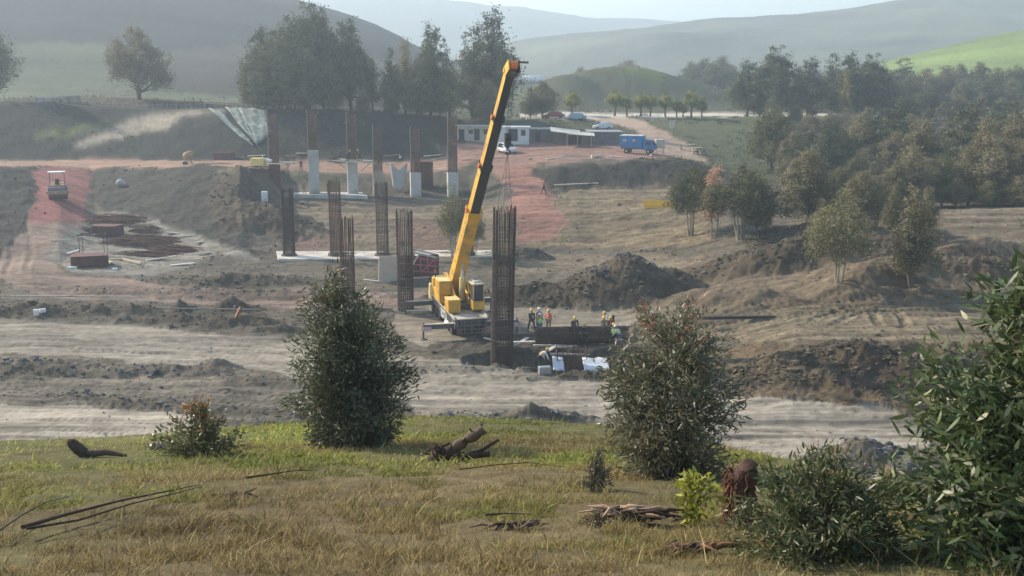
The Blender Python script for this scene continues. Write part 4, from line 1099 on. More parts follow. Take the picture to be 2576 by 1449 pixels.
g = MB(); g.box((x0 + .05, (y0 + y1) / 2, 3.05), (.03, y1 - y0 - .2, 1.16)); g.box((x1 - .05, (y0 + y1) / 2, 3.05), (.03, y1 - y0 - .2, 1.16)); g.build('side_window', M_GLASS, cabo)
g = MB(); g.box((.97, -2.6, 3.86), (.5, .5, .1)); g.beam((.7, -3.3, 3.82), (.7, -1.9, 3.95), .04, .04); g.beam((1.25, -3.3, 3.82), (1.25, -1.9, 3.95), .04, .04); g.build('roof_rack', M_CREAM, cabo)
g = MB(); g.tube([(x1, y0 + .1, 3.3), (x1 + .3, y0, 3.35)], .02); g.box((x1 + .34, y0, 3.2), (.06, .18, .34)); g.build('mirror', M_BLK, cabo)
# handrail / ladder posts on the left front corner
b = MB()
for yy_ in (-5.2, -4.6, -4.0): b.box((-1.28, yy_, 1.15), (.05, .06, .8))
b.tube([(-1.3, -3.1, .62), (-1.3, -2.2, .62)], .26, 1, 12)
b.build('side_ladder', [M_CREAM, M_WHITE], crane)
# boom, built in crane coordinates
Minv = (Matrix.Translation(cp) @ Matrix.Rotation(CR, 4, 'Z')).inverted()
foot = Minv @ at(1139, 733, 87.2); tip = Minv @ at(1284, 172, 76.2)
def bp(vy):
    t = (733 - vy) / (733 - 172.0); return foot.lerp(tip, max(0, t) ** .97 if t > 0 else 0)
secs = [(733, 515, .92, 1.05, 0), (522, 400, .74, .84, 1), (406, 284, .66, .75, 1), (290, 178, .57, .63, 1)]
side = Vector((1, .0, 0))
for i, (a, c, w, hh, dk_) in enumerate(secs):
    m = MB(); p0, p1 = bp(a), bp(c)
    if i == 0: p0 = foot + (p1 - foot) * -.05
    d = (p1 - p0).normalized(); sx = side - d * side.dot(d); sx.normalize(); fr = sx.cross(d).normalized()
    # fr points roughly towards -y (camera) or away; make it face the camera side
    if fr.y > 0: fr = -fr
    vs = []
    for p in (p0, p1):
        for (u_, v_) in ((-.5, .5), (-.36, -.5), (.36, -.5), (.5, .5)) if False else ((-.5, -.5), (.5, -.5), (.5, .5), (-.5, .5)):
            vs.append(p + sx * u_ * w + fr * -v_ * hh)
    # vertex order: front(-.5 => fr side) left, front right, back right, back left
    m.add(vs, [(0, 1, 5, 4)], 1 if dk_ else 0)
    m.add(vs, [(1, 2, 6, 5)], 1 if dk_ else 0)
    m.add(vs, [(2, 3, 7, 6), (3, 0, 4, 7), (4, 5, 6, 7), (3, 2, 1, 0)], 0)
    o = m.build('boom_section', [M_YEL, M_BLK], crane)
    q = MB()  # collar
    pc0 = bp(c) - d * .12; pc1 = bp(c) + d * .12
    q.beam(pc0, pc1, w + .12, hh + .12, 0, up=fr); q.beam(pc0 + sx * (w * .5 + .1), pc1 + sx * (w * .5 + .1), .2, .3, 0, up=fr)
    q.beam(pc0 - sx * (w * .5 + .08), pc1 - sx * (w * .5 + .08) + d * .1, .16, .25, 1, up=fr)
    q.build('collar', [M_BLK if dk_ else M_YEL, M_ORANGE if i != 3 else M_YEL], o)
    if i == 0:
        q = MB()
        for k in range(6):
            pp = p0.lerp(p1, .12 + k * .15) - sx * (w / 2 + .03); q.beam(pp, pp + d * .1, .06, .2, 0, up=fr)
        pp = p0.lerp(p1, .62) + sx * (w / 2 + .1); q.beam(pp, pp + d * .35, .22, .25, 0, up=fr)
        q.build('bracket', M_YEL2, o)
# boom head
d = (tip - foot).normalized(); sx = (side - d * side.dot(d)).normalized(); fr = sx.cross(d).normalized()
if fr.y > 0: fr = -fr
hp = bp(178)
m = MB()
m.beam(hp - sx * .36 + fr * .1, hp + d * .9 - sx * .36 + fr * .55, .08, .75, 0, up=fr); m.beam(hp + sx * .36 + fr * .1, hp + d * .9 + sx * .36 + fr * .55, .08, .75, 1, up=fr)
m.beam(hp + d * .05, hp + d * .5 + fr * .1, .6, .6, 1, up=fr)
ho = m.build('boom_head', [M_YEL, M_BLK], crane)
for k, (oo, ff) in enumerate(((d * .75, fr * .45), (d * .25, fr * .55))):
    q = MB(); c_ = hp + oo + ff; q.tube([c_ - sx * .25, c_ + sx * .25], .27, n=16); q.build('sheave', M_STEEL if k else M_ORANGE, ho)
q = MB(); q.beam(hp + d * .75 + sx * .4, hp + d * .8 + sx * 1.15, .08, .14); q.beam(hp + d * .1 + sx * .4, hp + d * .05 + sx * .8, .07, .1); q.beam(hp + d * .1 + sx * .7, hp - d * .45 + sx * .72, .05, .05)
q.tube([hp + d * .95, hp + d * 1.25], .05); q.build('limit_switch_arm', M_STEEL, ho)
# lifting cylinder
c0 = Vector((-.05, -1.6, 2.2)); c1 = bp(640) + fr * .6
m = MB(); m.tube([c0, c0.lerp(c1, .62)], .2, 0, 14); m.tube([c0.lerp(c1, .62), c1], .12, 1, 12)
m.build('lifting_cylinder', [M_YEL2, M_CREAM], crane)
# ropes and hook
col_top = at(1270, 525, 75.2)
hk = at(1277, 372, 75.4)
ih = Minv @ hk; st0 = hp + d * .5 + fr * .75
m = MB()
for o_ in (-.12, .12): m.tube([st0 + sx * o_, ih + Vector((o_ * .8, 0, .9))], .018, 0, 5)
m.build('hoist_rope', M_ROPE, crane)
m = MB(); m.box(ih + Vector((0, 0, .55)), (.42, .34, .7), 0); m.tube([ih + Vector((-.2, 0, .75)), ih + Vector((.2, 0, .75))], .26, 0, 14); m.box(ih + Vector((0, 0, .12)), (.22, .2, .3), 0)
hookp = [ih + Vector((math.sin(t) * .17, 0, -.12 - .17 + math.cos(t) * .17)) for t in [i * .5 for i in range(0, 10)]]
m.tube([ih, ih + Vector((0, 0, -.12))] + hookp, .045, 0, 7)
m.build('hook_block', [M_BLK], crane, .01)
sl = Minv @ col_top
m = MB()
for dx in (-.55, -.1, .5): m.tube([ih + Vector((0, 0, -.4)), Vector((sl.x + dx, sl.y, sl.z - .05))], .014, 0, 5)
m.build('sling', M_ROPE, crane)

# ------------------------------------------------------------------ rebar columns
def cage(x, y, z0, z1, r_, label, dense=.16, nb=28, bar=.033, sq=False, lean=(0, 0), dens=None, mt=None, loose=0.0, group='rebar columns', name='rebar_column', form=None, tail=1.4):
    """vertical bars and hoops; dens: [(t0, t1, spacing)]"""
    root = empty(name, (x, y, z0), 0, label, 'rebar column', group)
    h = z1 - z0; mt = mt or M_RUST
    def P(a, z, k=1.0):
        if sq:
            t = (a / (2 * math.pi)) % 1 * 4; e = int(t); f = (t - e) * 2 - 1
            q = [(f, -1), (1, f), (-f, 1), (-1, -f)][e % 4]
            return Vector((q[0] * r_ * k + lean[0] * z / h, q[1] * r_ * k + lean[1] * z / h, z))
        return Vector((math.cos(a) * r_ * k + lean[0] * z / h, math.sin(a) * r_ * k + lean[1] * z / h, z))
    m = MB()
    for i in range(nb):
        a = 2 * math.pi * i / nb; e = h * rng.uniform(.97, 1.0) + rng.uniform(-.1, .15) * (1 + loose)
        p1 = P(a, e); p1 += Vector((rng.uniform(-.03, .03), rng.uniform(-.03, .03), 0)) * (1 + loose)
        m.tube([P(a, -.05), P(a, h * .6), p1], bar, 0, 5, sm=False)
    m.build('vertical_bars', mt, root)
    m = MB(); dens = dens or [(0, .82, dense)]
    for t0, t1, sp in dens:
        z = t0 * h
        while z < t1 * h:
            n = 20; zz = z + rng.uniform(-.03, .03); tl = rng.uniform(-.04, .04)
            pts = [P(2 * math.pi * k / n, zz + tl * math.sin(6.28 * k / n), 1.03) for k in range(n + 1)]
            m.tube(pts, bar * .58, 0, 4, cap=False, sm=False)
            z += sp
    m.build('hoops', mt, root)
    return root
def colat(vx, vb, vt, D):
    p = at(vx, vb, D); return p.x, D, p.z, at(vx, vt, D).z
x, y, z0, z1 = colat(1260, 908, 520, 75.0)
bigc = cage(x, y, min(z0, gz(x, y)) - .1, z1, .76, 'thick dark rebar column held upright by the crane, nearest of all columns', nb=44, bar=.031, dens=[(0, .60, .115), (.62, .74, .14), (.78, .90, .5)], lean=(.28, 0), mt=M_RUSTD)
m = MB()
for i in range(14):
    a = 6.28 * i / 14; m.tube([(math.cos(a) * .5, math.sin(a) * .5, 0), (math.cos(a) * .5 + .2, math.sin(a) * .5, z1 - z0 - .6)], .028, 0, 5)
m.build('inner_bars', M_RUSTD, bigc)
x, y, z0, z1 = colat(1021, 785, 528, 91.5)
cage(x, y, gz(x, y) - .1, z1, .66, 'rebar column just left of the crane, dense and dark in its lower half', nb=26, dens=[(0, .55, .10), (.66, .68, .1)], mt=M_RUSTD)
x, y, z0, z1 = colat(877, 790, 545, 93)
cage(x, y, gz(x, y) - .1, z1, .60, 'rebar column rising behind the large dark shrub', nb=26, dens=[(0, .62, .12)], mt=M_RUST, loose=1)
for vx, vt, lb, mt_ in ((728, 474, 'leftmost rebar column on the front concrete slab', M_RUSTD), (846, 452, 'tall rebar column in the middle of the front slab', M_RUST), (963, 458, 'rebar column at the right end of the front slab\'s left half', M_RUSTD),
                   (1176, 500, 'rebar column on the front slab half hidden behind the crane boom', M_RUST)):
    x, y, z0, z1 = colat(vx, 652, vt, 119)
    cage(x, y, gz(x, y), z1, .64, lb, nb=24, dens=[(0, .60, .16), (.60, .8, .3)], mt=mt_)
    b = MB(); b.tube([(0, 0, -.1), (0, 0, .35), (0, 0, .36)], [.95, .85, .7], 0, 20)
    o = b.build('starter_collar', M_RUSTD, bpy.context.scene.objects[-1] if False else [q for q in COL.objects if q.get('label') == lb][0])

def slab(name, quad, D, zt, th, label, mt=M_CONCL, group=None):
    """quad: V corners with their D"""
    pts = []
    for (vx, vy, dd) in quad:
        p = at(vx, vy, dd); pts.append((p.x, dd))
    cx = sum(p[0] for p in pts) / 4; cy = sum(p[1] for p in pts) / 4
    m = MB(); vs = [(p[0] - cx, p[1] - cy, 0) for p in pts] + [(p[0] - cx, p[1] - cy, -th) for p in pts]
    m.add(vs, [(0, 1, 2, 3), (7, 6, 5, 4), (0, 4, 5, 1), (1, 5, 6, 2), (2, 6, 7, 3), (3, 7, 4, 0)])
    o = m.build(name, mt, None, .03); o.location = (cx, cy, zt)
    return tag(o, label, 'concrete slab', group, 'thing')
zf = G0 + .32
slab('concrete_slab', [(700, 663, 116.6), (985, 663, 116.6), (965, 640, 122.0), (695, 640, 122)], 118, zf, .5, 'pale concrete slab under the three rebar columns of the front row', group='foundation slabs')
slab('concrete_slab', [(1045, 655, 118), (1245, 655, 118), (1235, 636, 122.5), (1045, 636, 122.5)], 118, zf + .05, .5, 'pale concrete slab behind the crane boom in the front row', group='foundation slabs')
D2 = 164
z2 = at(800, 490, D2).z
slab('concrete_slab', [(663, 487, D2 - 1.5), (925, 500, D2 - 3.5), (905, 478, D2 + 3.5), (663, 470, D2 + 3)], D2, z2 + .25, .9, 'concrete slab under the left half of the rear column row', group='foundation slabs')
z3 = at(1050, 500, D2).z
slab('concrete_slab', [(920, 504, D2 - 2), (1185, 510, D2 - 2), (1165, 490, D2 + 3), (925, 492, D2 + 2.5)], D2, z3 + .15, .8, 'concrete slab under the right half of the rear column row', group='foundation slabs')

def pier(vx, vb, vt, label, rb=None, form=None, w=1.8):
    """concrete pier with rebar above"""
    p = at(vx, vb, D2); zt = at(vx, vt, D2).z
    w *= .86; root = empty('bridge_pier', (p.x, D2, p.z), R(11), label, 'pier', 'piers of the rear row')
    h = zt - p.z
    if h > .2:
        b = MB(); b.box((0, 0, h / 2), (w, w, h), 0)
        for k in range(1, int(h / 1.9) + 1): b.box((0, 0, k * 1.9), (w + .012, w + .012, .03), 1)
        b.build('shaft', [form or M_CONC, M_CONC], root, .04)
    zr = at(vx, rb, D2).z - p.z
    m = MB(); r_ = w * .41
    for i in range(22):
        t = i / 22 * 4; e = int(t); f = (t - e) * 2 - 1; q = [(f, -1), (1, f), (-f, 1), (-1, -f)][e]
        hh = zr * rng.uniform(.97, 1.01); k = 1 + rng.uniform(-.03, .05)
        m.tube([(q[0] * r_, q[1] * r_, h - .1), (q[0] * r_ * k, q[1] * r_ * k, hh)], .036, 0, 5, sm=False)
    m.tube([(-r_ * 1.15, -r_, h - .1), (-r_ * 1.15, -r_, zr + .3)], .055, 1, 6)
    m.build('vertical_bars', [M_RUST, M_WOODG], root)
    m = MB(); z = h + .1
    while z < h + (zr - h) * .78:
        c_ = [(-r_, -r_), (r_, -r_), (r_, r_), (-r_, r_), (-r_, -r_)]
        m.tube([(a * 1.04, b_ * 1.04, z) for a, b_ in c_], .03, 0, 4, cap=False, sm=False); z += .17 if z < h + (zr - h) * .45 else .55
    m.build('hoops', M_RUST, root)
    return root, h
pier(693, 482, 412, 'rear pier still in dark red formwork, leftmost of its row', rb=285, form=M_REDOX, w=1.9)
pier(791, 485, 378, 'tallest bare grey concrete pier of the rear row', rb=282)
pr3, h3 = pier(888, 487, 402, 'grey concrete pier carrying the plank platform with two workers', rb=286, w=1.75)
pier(952, 500, 428, 'pier with tan lower shaft and dark rebar, between the platform pier and the hanging form', rb=318, form=mat('tan formwork', (.36, .30, .22), .85, var=.2, scale=2), w=1.7)
pier(1046, 502, 434, 'short grey concrete pier beside the dark red box', rb=322)
pier(1139, 505, 434, 'rightmost grey concrete pier, foot hidden behind the tree', rb=285)
# horizontal tie wires and poles between the rear piers
def thing_mesh(mb, name, mats, loc, label, cat, group=None, rz=0.0, bevel=0.0):
    o = mb.build(name, mats, None, bevel); o.location = loc; o.rotation_euler = (0, 0, rz); return tag(o, label, cat, group)
def platform(vx, vy, w, label, tilt=.0):
    p = at(vx, vy, D2 - 1.3)
    root = empty('work_platform', p, R(-6), label, 'platform')
    m = MB()
    for i in range(4): m.box((rng.uniform(-.3, .3), -1.3 + i * .3, .05 + .05 * (i % 2)), (w * rng.uniform(.8, 1.05), .24, .06), 0, Matrix.Rotation(tilt + rng.uniform(-.02, .02), 3, 'Y'))
    for i in range(4): m.box((rng.uniform(-.3, .3), 1.9 + i * .3, .05 + .05 * (i % 2)), (w * rng.uniform(.8, 1.05), .24, .06), 0, Matrix.Rotation(tilt + rng.uniform(-.02, .02), 3, 'Y'))
    m.build('planks', M_CREAM, root)
    m = MB()
    for s_ in (-1, 1): m.box((s_ * w * .38, .6, -.06), (.12, 4.0, .12), 0)
    for s_ in (-1, 1): m.beam((s_ * w * .38, .2, -.1), (s_ * .95, .6, -1.4), .07, .07, 0)
    m.build('brackets', M_STEEL, root)
    return root, p
pf1, pp1 = platform(695, 412, 5.2, 'plank platform round the dark red formwork pier', .02)
pf2, pp2 = platform(890, 407, 6.6, 'plank platform round the grey pier, two workers on it', .05)

# formwork, boxes and heaps between the rows
def panel_form(vx, vb, vt, D, w, d_, rz, label, mt, name='formwork_panel', cat='formwork', ribs=True, group=None, tiltx=0):
    p = at(vx, vb, D); z = gz(p.x, D); h = at(vx, vt, D).z - z
    root = empty(name, (p.x, D, z), rz, label, cat, group); root.rotation_euler = (tiltx, 0, rz)
    b = MB(); b.box((0, 0, h / 2), (w, d_, h)); b.build('face', mt, root, .02)
    if ribs:
        b = MB()
        for i in range(int(w / .45) + 1): b.box((-w / 2 + .05 + i * .45, -d_ / 2 - .05, h / 2), (.07, .1, h))
        for i in range(3): b.box((0, -d_ / 2 - .12, h * (.15 + .35 * i)), (w, .08, .12))
        b.build('ribs', mt, root)
    return root
panel_form(1066, 438, 406, 168, 2.6, 1.4, R(-8), 'dark red steel box beside the short grey pier', M_REDOX, name='steel_box', cat='steel box', ribs=True)
# curved grey form hanging open between two piers
p = at(1003, 437, 167); m = MB(); z = gz(p.x, 167)
cs = []
for k in range(13):
    a = math.pi * (k / 12); cs.append((math.cos(a) * 1.35, -math.sin(a) * .8))
vs = []
for zz, q in ((0.0, .7), (2.9, 1.0)):
    for c_ in cs: vs.append((c_[0] * q, c_[1], zz + (abs(c_[0]) * .8 if zz > 1 else abs(c_[0]) * .35)))
fs = [(i, i + 1, i + 14, i + 13) for i in range(12)]
m.add(vs, fs, 0); vs2 = [(v[0] * .93, v[1] * .93 + .04, v[2]) for v in vs]; m.add(vs2, [f[::-1] for f in fs], 0)
thing_mesh(m, 'curved_formwork', [mat('grey plastic form', (.45, .47, .50), .5, var=.1)], (p.x, 167, z), 'pale grey curved formwork shell between two rear piers', 'formwork', rz=R(10))
# cream box and red lattice formwork left of the crane
p = at(986, 703, 104); z = gz(p.x, 104)
root = empty('formwork_box', (p.x, 104, z), R(24), 'tilted pinkish-cream formwork box with red lattice back, left of the crane', 'formwork')
b = MB(); b.box((0, 0, 1.25), (2.6, .14, 2.5), 0, Matrix.Rotation(R(3), 3, 'Y')); b.build('cream_panel', mat('pinkish cream board', (.55, .45, .36), .8, var=.15), root, .02)
lat = MB()
ax = Vector((math.cos(R(-12)), .0, math.sin(R(-16))))
q0 = Vector((1.4, .3, 2.9))
for i in range(2): lat.beam(q0 + Vector((0, .5 * i, .25 * i)), q0 + Vector((3.4, .5 * i, .25 * i - .95)), .2, .2, 0)
for i in range(5): lat.beam(q0 + Vector((.1 + .75 * i, 0, -.25 * i * .9)), q0 + Vector((.1 + .75 * i, 0, -2.3)), .13, .13, 1)
for i in range(3): lat.beam(q0 + Vector((0, 0, -.6 - .7 * i)), q0 + Vector((3.4, 0, -1.2 - .6 * i)), .14, .14, 1)
lat.beam(q0 + Vector((.2, -.1, -2.2)), q0 + Vector((1.5, -.1, -.4)), .14, .14, 0)
lat.beam(q0 + Vector((1.7, -.1, -2.2)), q0 + Vector((3.1, -.1, -1.0)), .14, .14, 1)
lat.build('red_lattice', [M_CREAM, mat('faded red steel', (.40, .13, .11), .7, var=.3, scale=3)], root)
b = MB(); b.box((3.1, .3, 1.2), (3.6, .1, 2.2)); b.build('backing_sheet', M_REDOX, root)
b = MB(); b.add([(1.1, .4, 2.5), (2.0, .35, 2.4), (1.2, .4, 4.0), (1.05, .5, 4.1)], [(0, 1, 2, 3), (3, 2, 1, 0)]); b.build('cream_flap', M_CREAM, root)

# lying cage beside the pit
p = at(1462, 868, 79.2); z = gz(p.x, 79.2)
root = empty('rebar_cage', (p.x, 79.2, z + .64), R(3), 'long rebar cage lying on its side beside the pit, workers behind it', 'rebar cage')
m = MB()
for i in range(36):
    a = 6.28 * i / 36; e = rng.uniform(0, .5)
    m.tube([(-3.2 - e, math.cos(a) * .62, math.sin(a) * .62), (3.2 + rng.uniform(0, .5), math.cos(a) * .62, math.sin(a) * .62)], .027, 0, 5)
m.build('long_bars', M_RUSTD, root)
m = MB(); x_ = -3.1
while x_ < 3.1:
    m.tube([(x_, math.cos(6.28 * k / 18) * .64, math.sin(6.28 * k / 18) * .64) for k in range(19)], .022, 0, 4, cap=False); x_ += .13
m.build('hoops', M_RUSTD, root)
m = MB()
for i in range(7):
    x_ = 1.0 + i * .28; m.tube([(x_, -.2, .7), (x_ + rng.uniform(-.1, .1), -.5, 1.05)], .02, 0, 4)
m.build('tie_wires', M_CREAM, root)
m = MB()
for s_ in (-2.4, 2.2): m.box((s_, 0, -.70), (.25, 1.9, .16))
m.build('bearers', M_WOOD, root)
# starter cage in the pit + white sheets
p = at(1440, 938, 72.6); z = G0 - 1.2
cage(p.x, 74.2, z, z + 2.3, 1.0, 'short starter cage standing in the pit behind the white sheets', nb=20, bar=.024, sq=True, dens=[(.3, .95, .22)], mt=M_RUST, name='starter_cage', group=None)['category'] = 'rebar cage'
def sheet(vx0, vx1, vy0, vy1, D, label):
    a = at(vx0, vy1, D); b_ = at(vx1, vy1, D); m = MB(); n = 14; vs = []
    w = b_.x - a.x
    for j in range(6):
        for i in range(n + 1):
            x_ = w * i / n; y_ = j * .5; g_ = gz(a.x + x_, D + y_) if j < 9 else 0
            vs.append((x_, y_, max(g_ - G0 + .10, .12 + j * .06) + .035 * math.sin(i * .8 + j * 1.3) + .05 * rng.random()))
    fs = [(j * (n + 1) + i, j * (n + 1) + i + 1, (j + 1) * (n + 1) + i + 1, (j + 1) * (n + 1) + i) for j in range(5) for i in range(n)]
    m.add(vs, fs, 0, True); o = m.build('plastic_sheet', M_SHEET); o.location = (a.x, D, G0)
    sl = o.modifiers.new('s', 'SOLIDIFY'); sl.thickness = .01
    return tag(o, label, 'plastic sheet', 'white sheets at the pit edge')
sheet(1392, 1420, 921, 932, 71.4, 'narrow white plastic sheet at the pit edge, left of the starter cage')
sheet(1470, 1535, 918, 934, 71.2, 'wide white plastic sheet at the pit edge, right of the starter cage')
# red heaps etc. of the rebar yard on the left
def heap(vx, vy, w, d_, h, label, n=60, mt=None, cat='rebar heap'):
    p = hit(vx, vy, 90, 175); m = MB(); pr = random.Random(int(vx))
    for i in range(n):
        a = pr.uniform(-.5, .5); l = pr.uniform(.4, 1.0) * w / 2; x_ = pr.uniform(-.25, .25) * w; y_ = pr.uniform(-.5, .5) * d_; z_ = pr.uniform(.02, h) * (1 - abs(y_) / d_ * 1.2)
        m.tube([(x_ - math.cos(a) * l, y_ - math.sin(a) * l * .5, z_ * pr.uniform(.3, 1)), (x_, y_, z_ + .1), (x_ + math.cos(a) * l, y_ + math.sin(a) * l * .5, z_ * pr.uniform(.3, 1))], pr.uniform(.025, .05), 0, 4)
    return thing_mesh(m, 'rebar_heap', [mt or M_RUST], p + Vector((0, 0, .03)), label, cat, 'rebar heaps in the yard')
M_RR = mat('red rust', (.12, .055, .045), .9, var=.35, scale=2)
heap(365, 612, 8, 3.5, 1.0, 'widest rust-red rebar heap in the middle of the left yard', 130, M_RR)
heap(300, 560, 7, 4, 1.0, 'rust-red heap at the top of the left yard below the embankment', 90, M_RR)
heap(440, 633, 5.5, 2.4, .6, 'small rust heap at the right of the left yard', 60, M_RR)
heap(360, 642, 6, 2, .5, 'long low rust heap below the widest one', 60, M_RR)
heap(368, 583, 3.5, 2.2, .9, 'small dark bundle between two big heaps of the left yard', 50, M_RUST)
heap(230, 584, 5.0, 1.4, .7, 'bundle of bent bars lying left of the dark red box in the yard', 40, M_RUST)
def redbox(vx, vb, vt, w, d_, rz, label):
    p = hit(vx, vb, 90, 175); h = at(vx, vt, p.y).z - p.z
    root = empty('formwork_box', p, rz, label, 'formwork', 'dark red formwork boxes in the yard')
    b = MB(); b.box((0, 0, h / 2), (w, d_, h)); b.build('shell', M_REDOX, root, .03)
    b = MB()
    for i in range(int(w / .5)): b.box((-w / 2 + .25 + i * .5, -d_ / 2 - .05, h / 2), (.08, .1, h))
    b.box((0, -d_ / 2 - .1, h * .8), (w, .08, .1)); b.box((0, -d_ / 2 - .1, h * .25), (w, .08, .1)); b.build('ribs', M_REDOX, root)
    return root, h
redbox(272, 592, 566, 3.0, 2.2, R(-5), 'dark red formwork box at the upper end of the left yard')
rb_, rh_ = redbox(227, 668, 640, 3.6, 2.4, R(20), 'dark red formwork box in the lower left yard, beside the timber frame')
p = hit(236, 640, 90, 175); m = MB()
for sx_, sy_ in ((-1.3, -.6), (1.3, -.6), (1.3, .6), (-1.3, .6)): m.tube([(sx_, sy_, 0), (sx_, sy_, 2.2)], .035, 0, 5)
for a, b_ in (((-1.5, -.6), (1.5, -.6)), ((1.3, -.7), (1.3, .7)), ((1.5, .6), (-1.5, .6)), ((-1.3, .7), (-1.3, -.7))): m.beam((*a, 2.2), (*b_, 2.2), .1, .12)
thing_mesh(m, 'rebar_stand', [M_RUSTD], p, 'thin-legged metal bending table behind the lower dark red box', 'stand', rz=R(5))
p = hit(297, 662, 90, 175); m = MB()
m.beam((-1.8, 1.4, .12), (.4, -1.8, .12), .22, .2); m.beam((-.2, 1.9, .12), (2.6, -.7, .12), .22, .2); m.beam((-1.8, 1.4, .14), (-.2, 1.9, .14), .2, .18); m.beam((.4, -1.8, .1), (1.6, -1.5, .1), .16, .14)
thing_mesh(m, 'timber_beams', [mat('yellow timber', (.62, .52, .33), .8, var=.15)], p, 'open pale timber frame lying right of the lower dark red box', 'timber frame')
# ------------------------------------------------------------------ people
M_SKIN = mat('skin', (.36, .20, .13), .6, var=.08, scale=8)
M_HAIR = mat('dark hair', (.02, .015, .012), .8)
M_NAVY = mat('navy cloth', (.025, .03, .045), .9, var=.2)
M_DARKC = mat('charcoal cloth', (.03, .03, .032), .9, var=.2)
M_GREYC = mat('grey cloth', (.20, .20, .20), .9, var=.2)
M_KHAKI = mat('khaki cloth', (.24, .20, .14), .9, var=.2)
M_WHITEC = mat('white cloth', (.68, .68, .66), .9, var=.1)
M_HIVIS = mat('high-vis green', (.32, .85, .06), .7, var=.08)
M_HIVO = mat('high-vis orange', (.85, .14, .05), .7, var=.08)
M_REFL = mat('reflective band', (.75, .78, .72), .4)
M_HATY = mat('hard hat yellow', (.85, .55, .04), .3, var=.05, spec=.6)
M_HATW = mat('hard hat white', (.85, .85, .82), .3, var=.05, spec=.6)
M_HATO = mat('hard hat orange', (.80, .22, .05), .3, var=.05, spec=.6)
M_BOOT = mat('boots', (.04, .03, .022), .8, var=.3)
M_JEAN = mat('denim', (.10, .17, .25), .9, var=.2)
M_REDC = mat('rust red cloth', (.35, .09, .05), .9, var=.2)

def skin_mesh(nodes, edges, root=0, sub=1):
    me = bpy.data.meshes.new('t'); bm = bmesh.new(); lay = bm.verts.layers.skin.verify()
    vs = []
    for i, (p, r_) in enumerate(nodes):
        v = bm.verts.new(p); v[lay].radius = (r_, r_) if not isinstance(r_, tuple) else r_; v[lay].use_root = (i == root); vs.append(v)
    for a, b_ in edges: bm.edges.new((vs[a], vs[b_]))
    bm.to_mesh(me); bm.free()
    o = bpy.data.objects.new('t', me); COL.objects.link(o)
    sk = o.modifiers.new('k', 'SKIN'); sk.use_smooth_shade = True; sk.branch_smoothing = .6
    s2 = o.modifiers.new('s', 'SUBSURF'); s2.levels = sub; s2.render_levels = sub
    dg = bpy.context.evaluated_depsgraph_get(); dg.update()
    out = bpy.data.meshes.new_from_object(o.evaluated_get(dg))
    bpy.data.objects.remove(o); bpy.data.meshes.remove(me)
    return out

